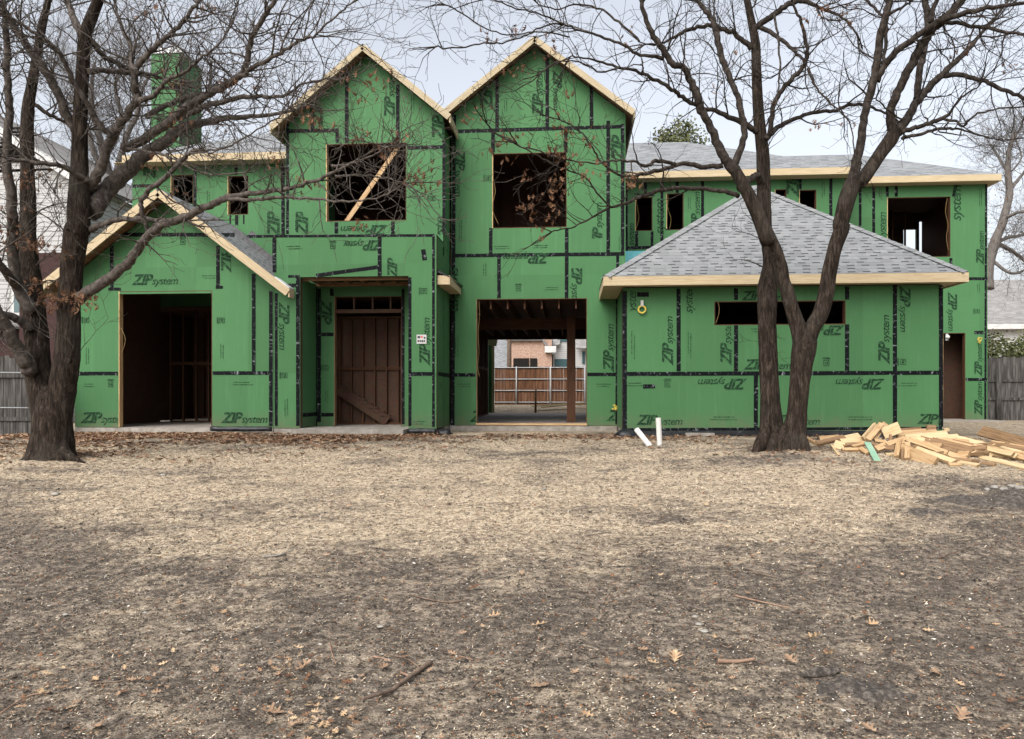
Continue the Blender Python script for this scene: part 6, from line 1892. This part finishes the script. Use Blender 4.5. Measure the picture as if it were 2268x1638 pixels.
link_mesh('louvre', lv, M['dark'], NL)
# neighbour far right
NR = thing('neighbour_house', 'grey roofed white house beyond the fence at the right edge', 'house', (30, 48, 0))
rm = MB(); roof_poly(rm, [(19, 44.5, 4.75), (44, 44.5, 4.75), (44, 51, 8.1), (19, 51, 8.1)], .1); roof_poly(rm, [(19, 57, 4.75), (44, 57, 4.75), (44, 51, 8.1), (19, 51, 8.1)], .1)
ro = link_mesh('roof', rm, [M['roofgrey'], M['white']], NR)
fb = MB(); fb.bar((18.9, 44.45, 4.60), (44, 44.45, 4.60), .28, .05, (0, -1, 0)); link_mesh('fascia', fb, M['white'], ro)
wb_ = MB(); wb_.box(19.5, 43.5, 45, 56, 0, 4.8); link_mesh('wall', wb_, M['white'], NR)
# houses beyond the back fence
yb = 60
def X(u, Y=yb): return PY(u, 800, Y).x
def Zv(v, Y=yb): return PY(1190, v, Y).z
NA = thing('neighbour_house', 'brick house with a grey roof beyond the back fence, seen through the opening', 'house', (X(1160), yb, 0))
mb = MB(); mb.box(X(1131), X(1222), yb, yb + 8, 0, Zv(750)); link_mesh('wall', mb, M['brick'], NA)
mb = MB(); roof_poly(mb, [(X(1020), yb - 1.5, Zv(851)), (X(1124), yb - 1.5, Zv(851)), (X(1124), yb + 6, Zv(700)), (X(1020), yb + 6, Zv(700))], .15); roof_poly(mb, [(X(1122), yb - .4, Zv(752)), (X(1200), yb - .4, Zv(752)), (X(1180), yb + 5, Zv(660)), (X(1122), yb + 5, Zv(660))], .15); roof_poly(mb, [(X(1200), yb - .4, Zv(748)), (X(1228), yb - .4, Zv(785)), (X(1228), yb + 6, Zv(785)), (X(1200), yb + 6, Zv(748))], .12)
link_mesh('roof', mb, [M['shingle_far'], M['white']], NA)
mb = MB(); mb.box(X(1040), X(1118), yb - .4, yb + 6, 0, Zv(852)); link_mesh('wall', mb, M['white'], NA)
for (u0, u1) in ((1137, 1172), (1174, 1190)):
    mb = MB(); mb.box(X(u0), X(u1), yb - .06, yb - .02, 1.0, Zv(794)); link_mesh('door_opening', mb, M['dark'], NA)
mb = MB(); mb.box(X(1207), X(1232), yb - .5, yb - .1, Zv(782), Zv(768)); link_mesh('eave_return', mb, M['white'], NA)
NB = thing('neighbour_house', 'white two storey house right of the brick one beyond the back fence', 'house', (X(1265), yb + 1, 0))
mb = MB(); mb.box(X(1224), X(1345), yb + 1, yb + 9, 0, Zv(690)); link_mesh('wall', mb, M['siding'], NB)
mb = MB(); roof_poly(mb, [(X(1215), yb + .4, Zv(770)), (X(1240), yb + .4, Zv(762)), (X(1240), yb + 1.2, Zv(745)), (X(1212), yb + 1.2, Zv(748))], .1); roof_poly(mb, [(X(1276), yb - .2, Zv(772)), (X(1345), yb - .2, Zv(772)), (X(1345), yb + 1.2, Zv(745)), (X(1276), yb + 1.2, Zv(745))], .1); roof_poly(mb, [(X(1220), yb + .5, Zv(694)), (X(1350), yb + .5, Zv(694)), (X(1350), yb + 5, Zv(650)), (X(1220), yb + 5, Zv(650))], .1)
link_mesh('roof', mb, [M['roofgrey'], M['white']], NB)
for (u0, u1, v0, v1) in ((1236, 1256, 742, 756), (1228, 1258, 795, 812), (1290, 1296, 778, 806), (1300, 1306, 778, 806)):
    mb = MB(); mb.box(X(u0), X(u1), yb + .92, yb + .99, Zv(v1), Zv(v0)); link_mesh('window', mb, M['glass'], NB)
up = MB(); a = PY(1128, 800, 50); up.tube([(a.x, 50, 0), (a.x, 50, 9)], [.16, .12], 10)
single('utility_pole', up, M['stickwood'], 'brown utility pole rising in front of the brick house beyond the fence', 'pole')
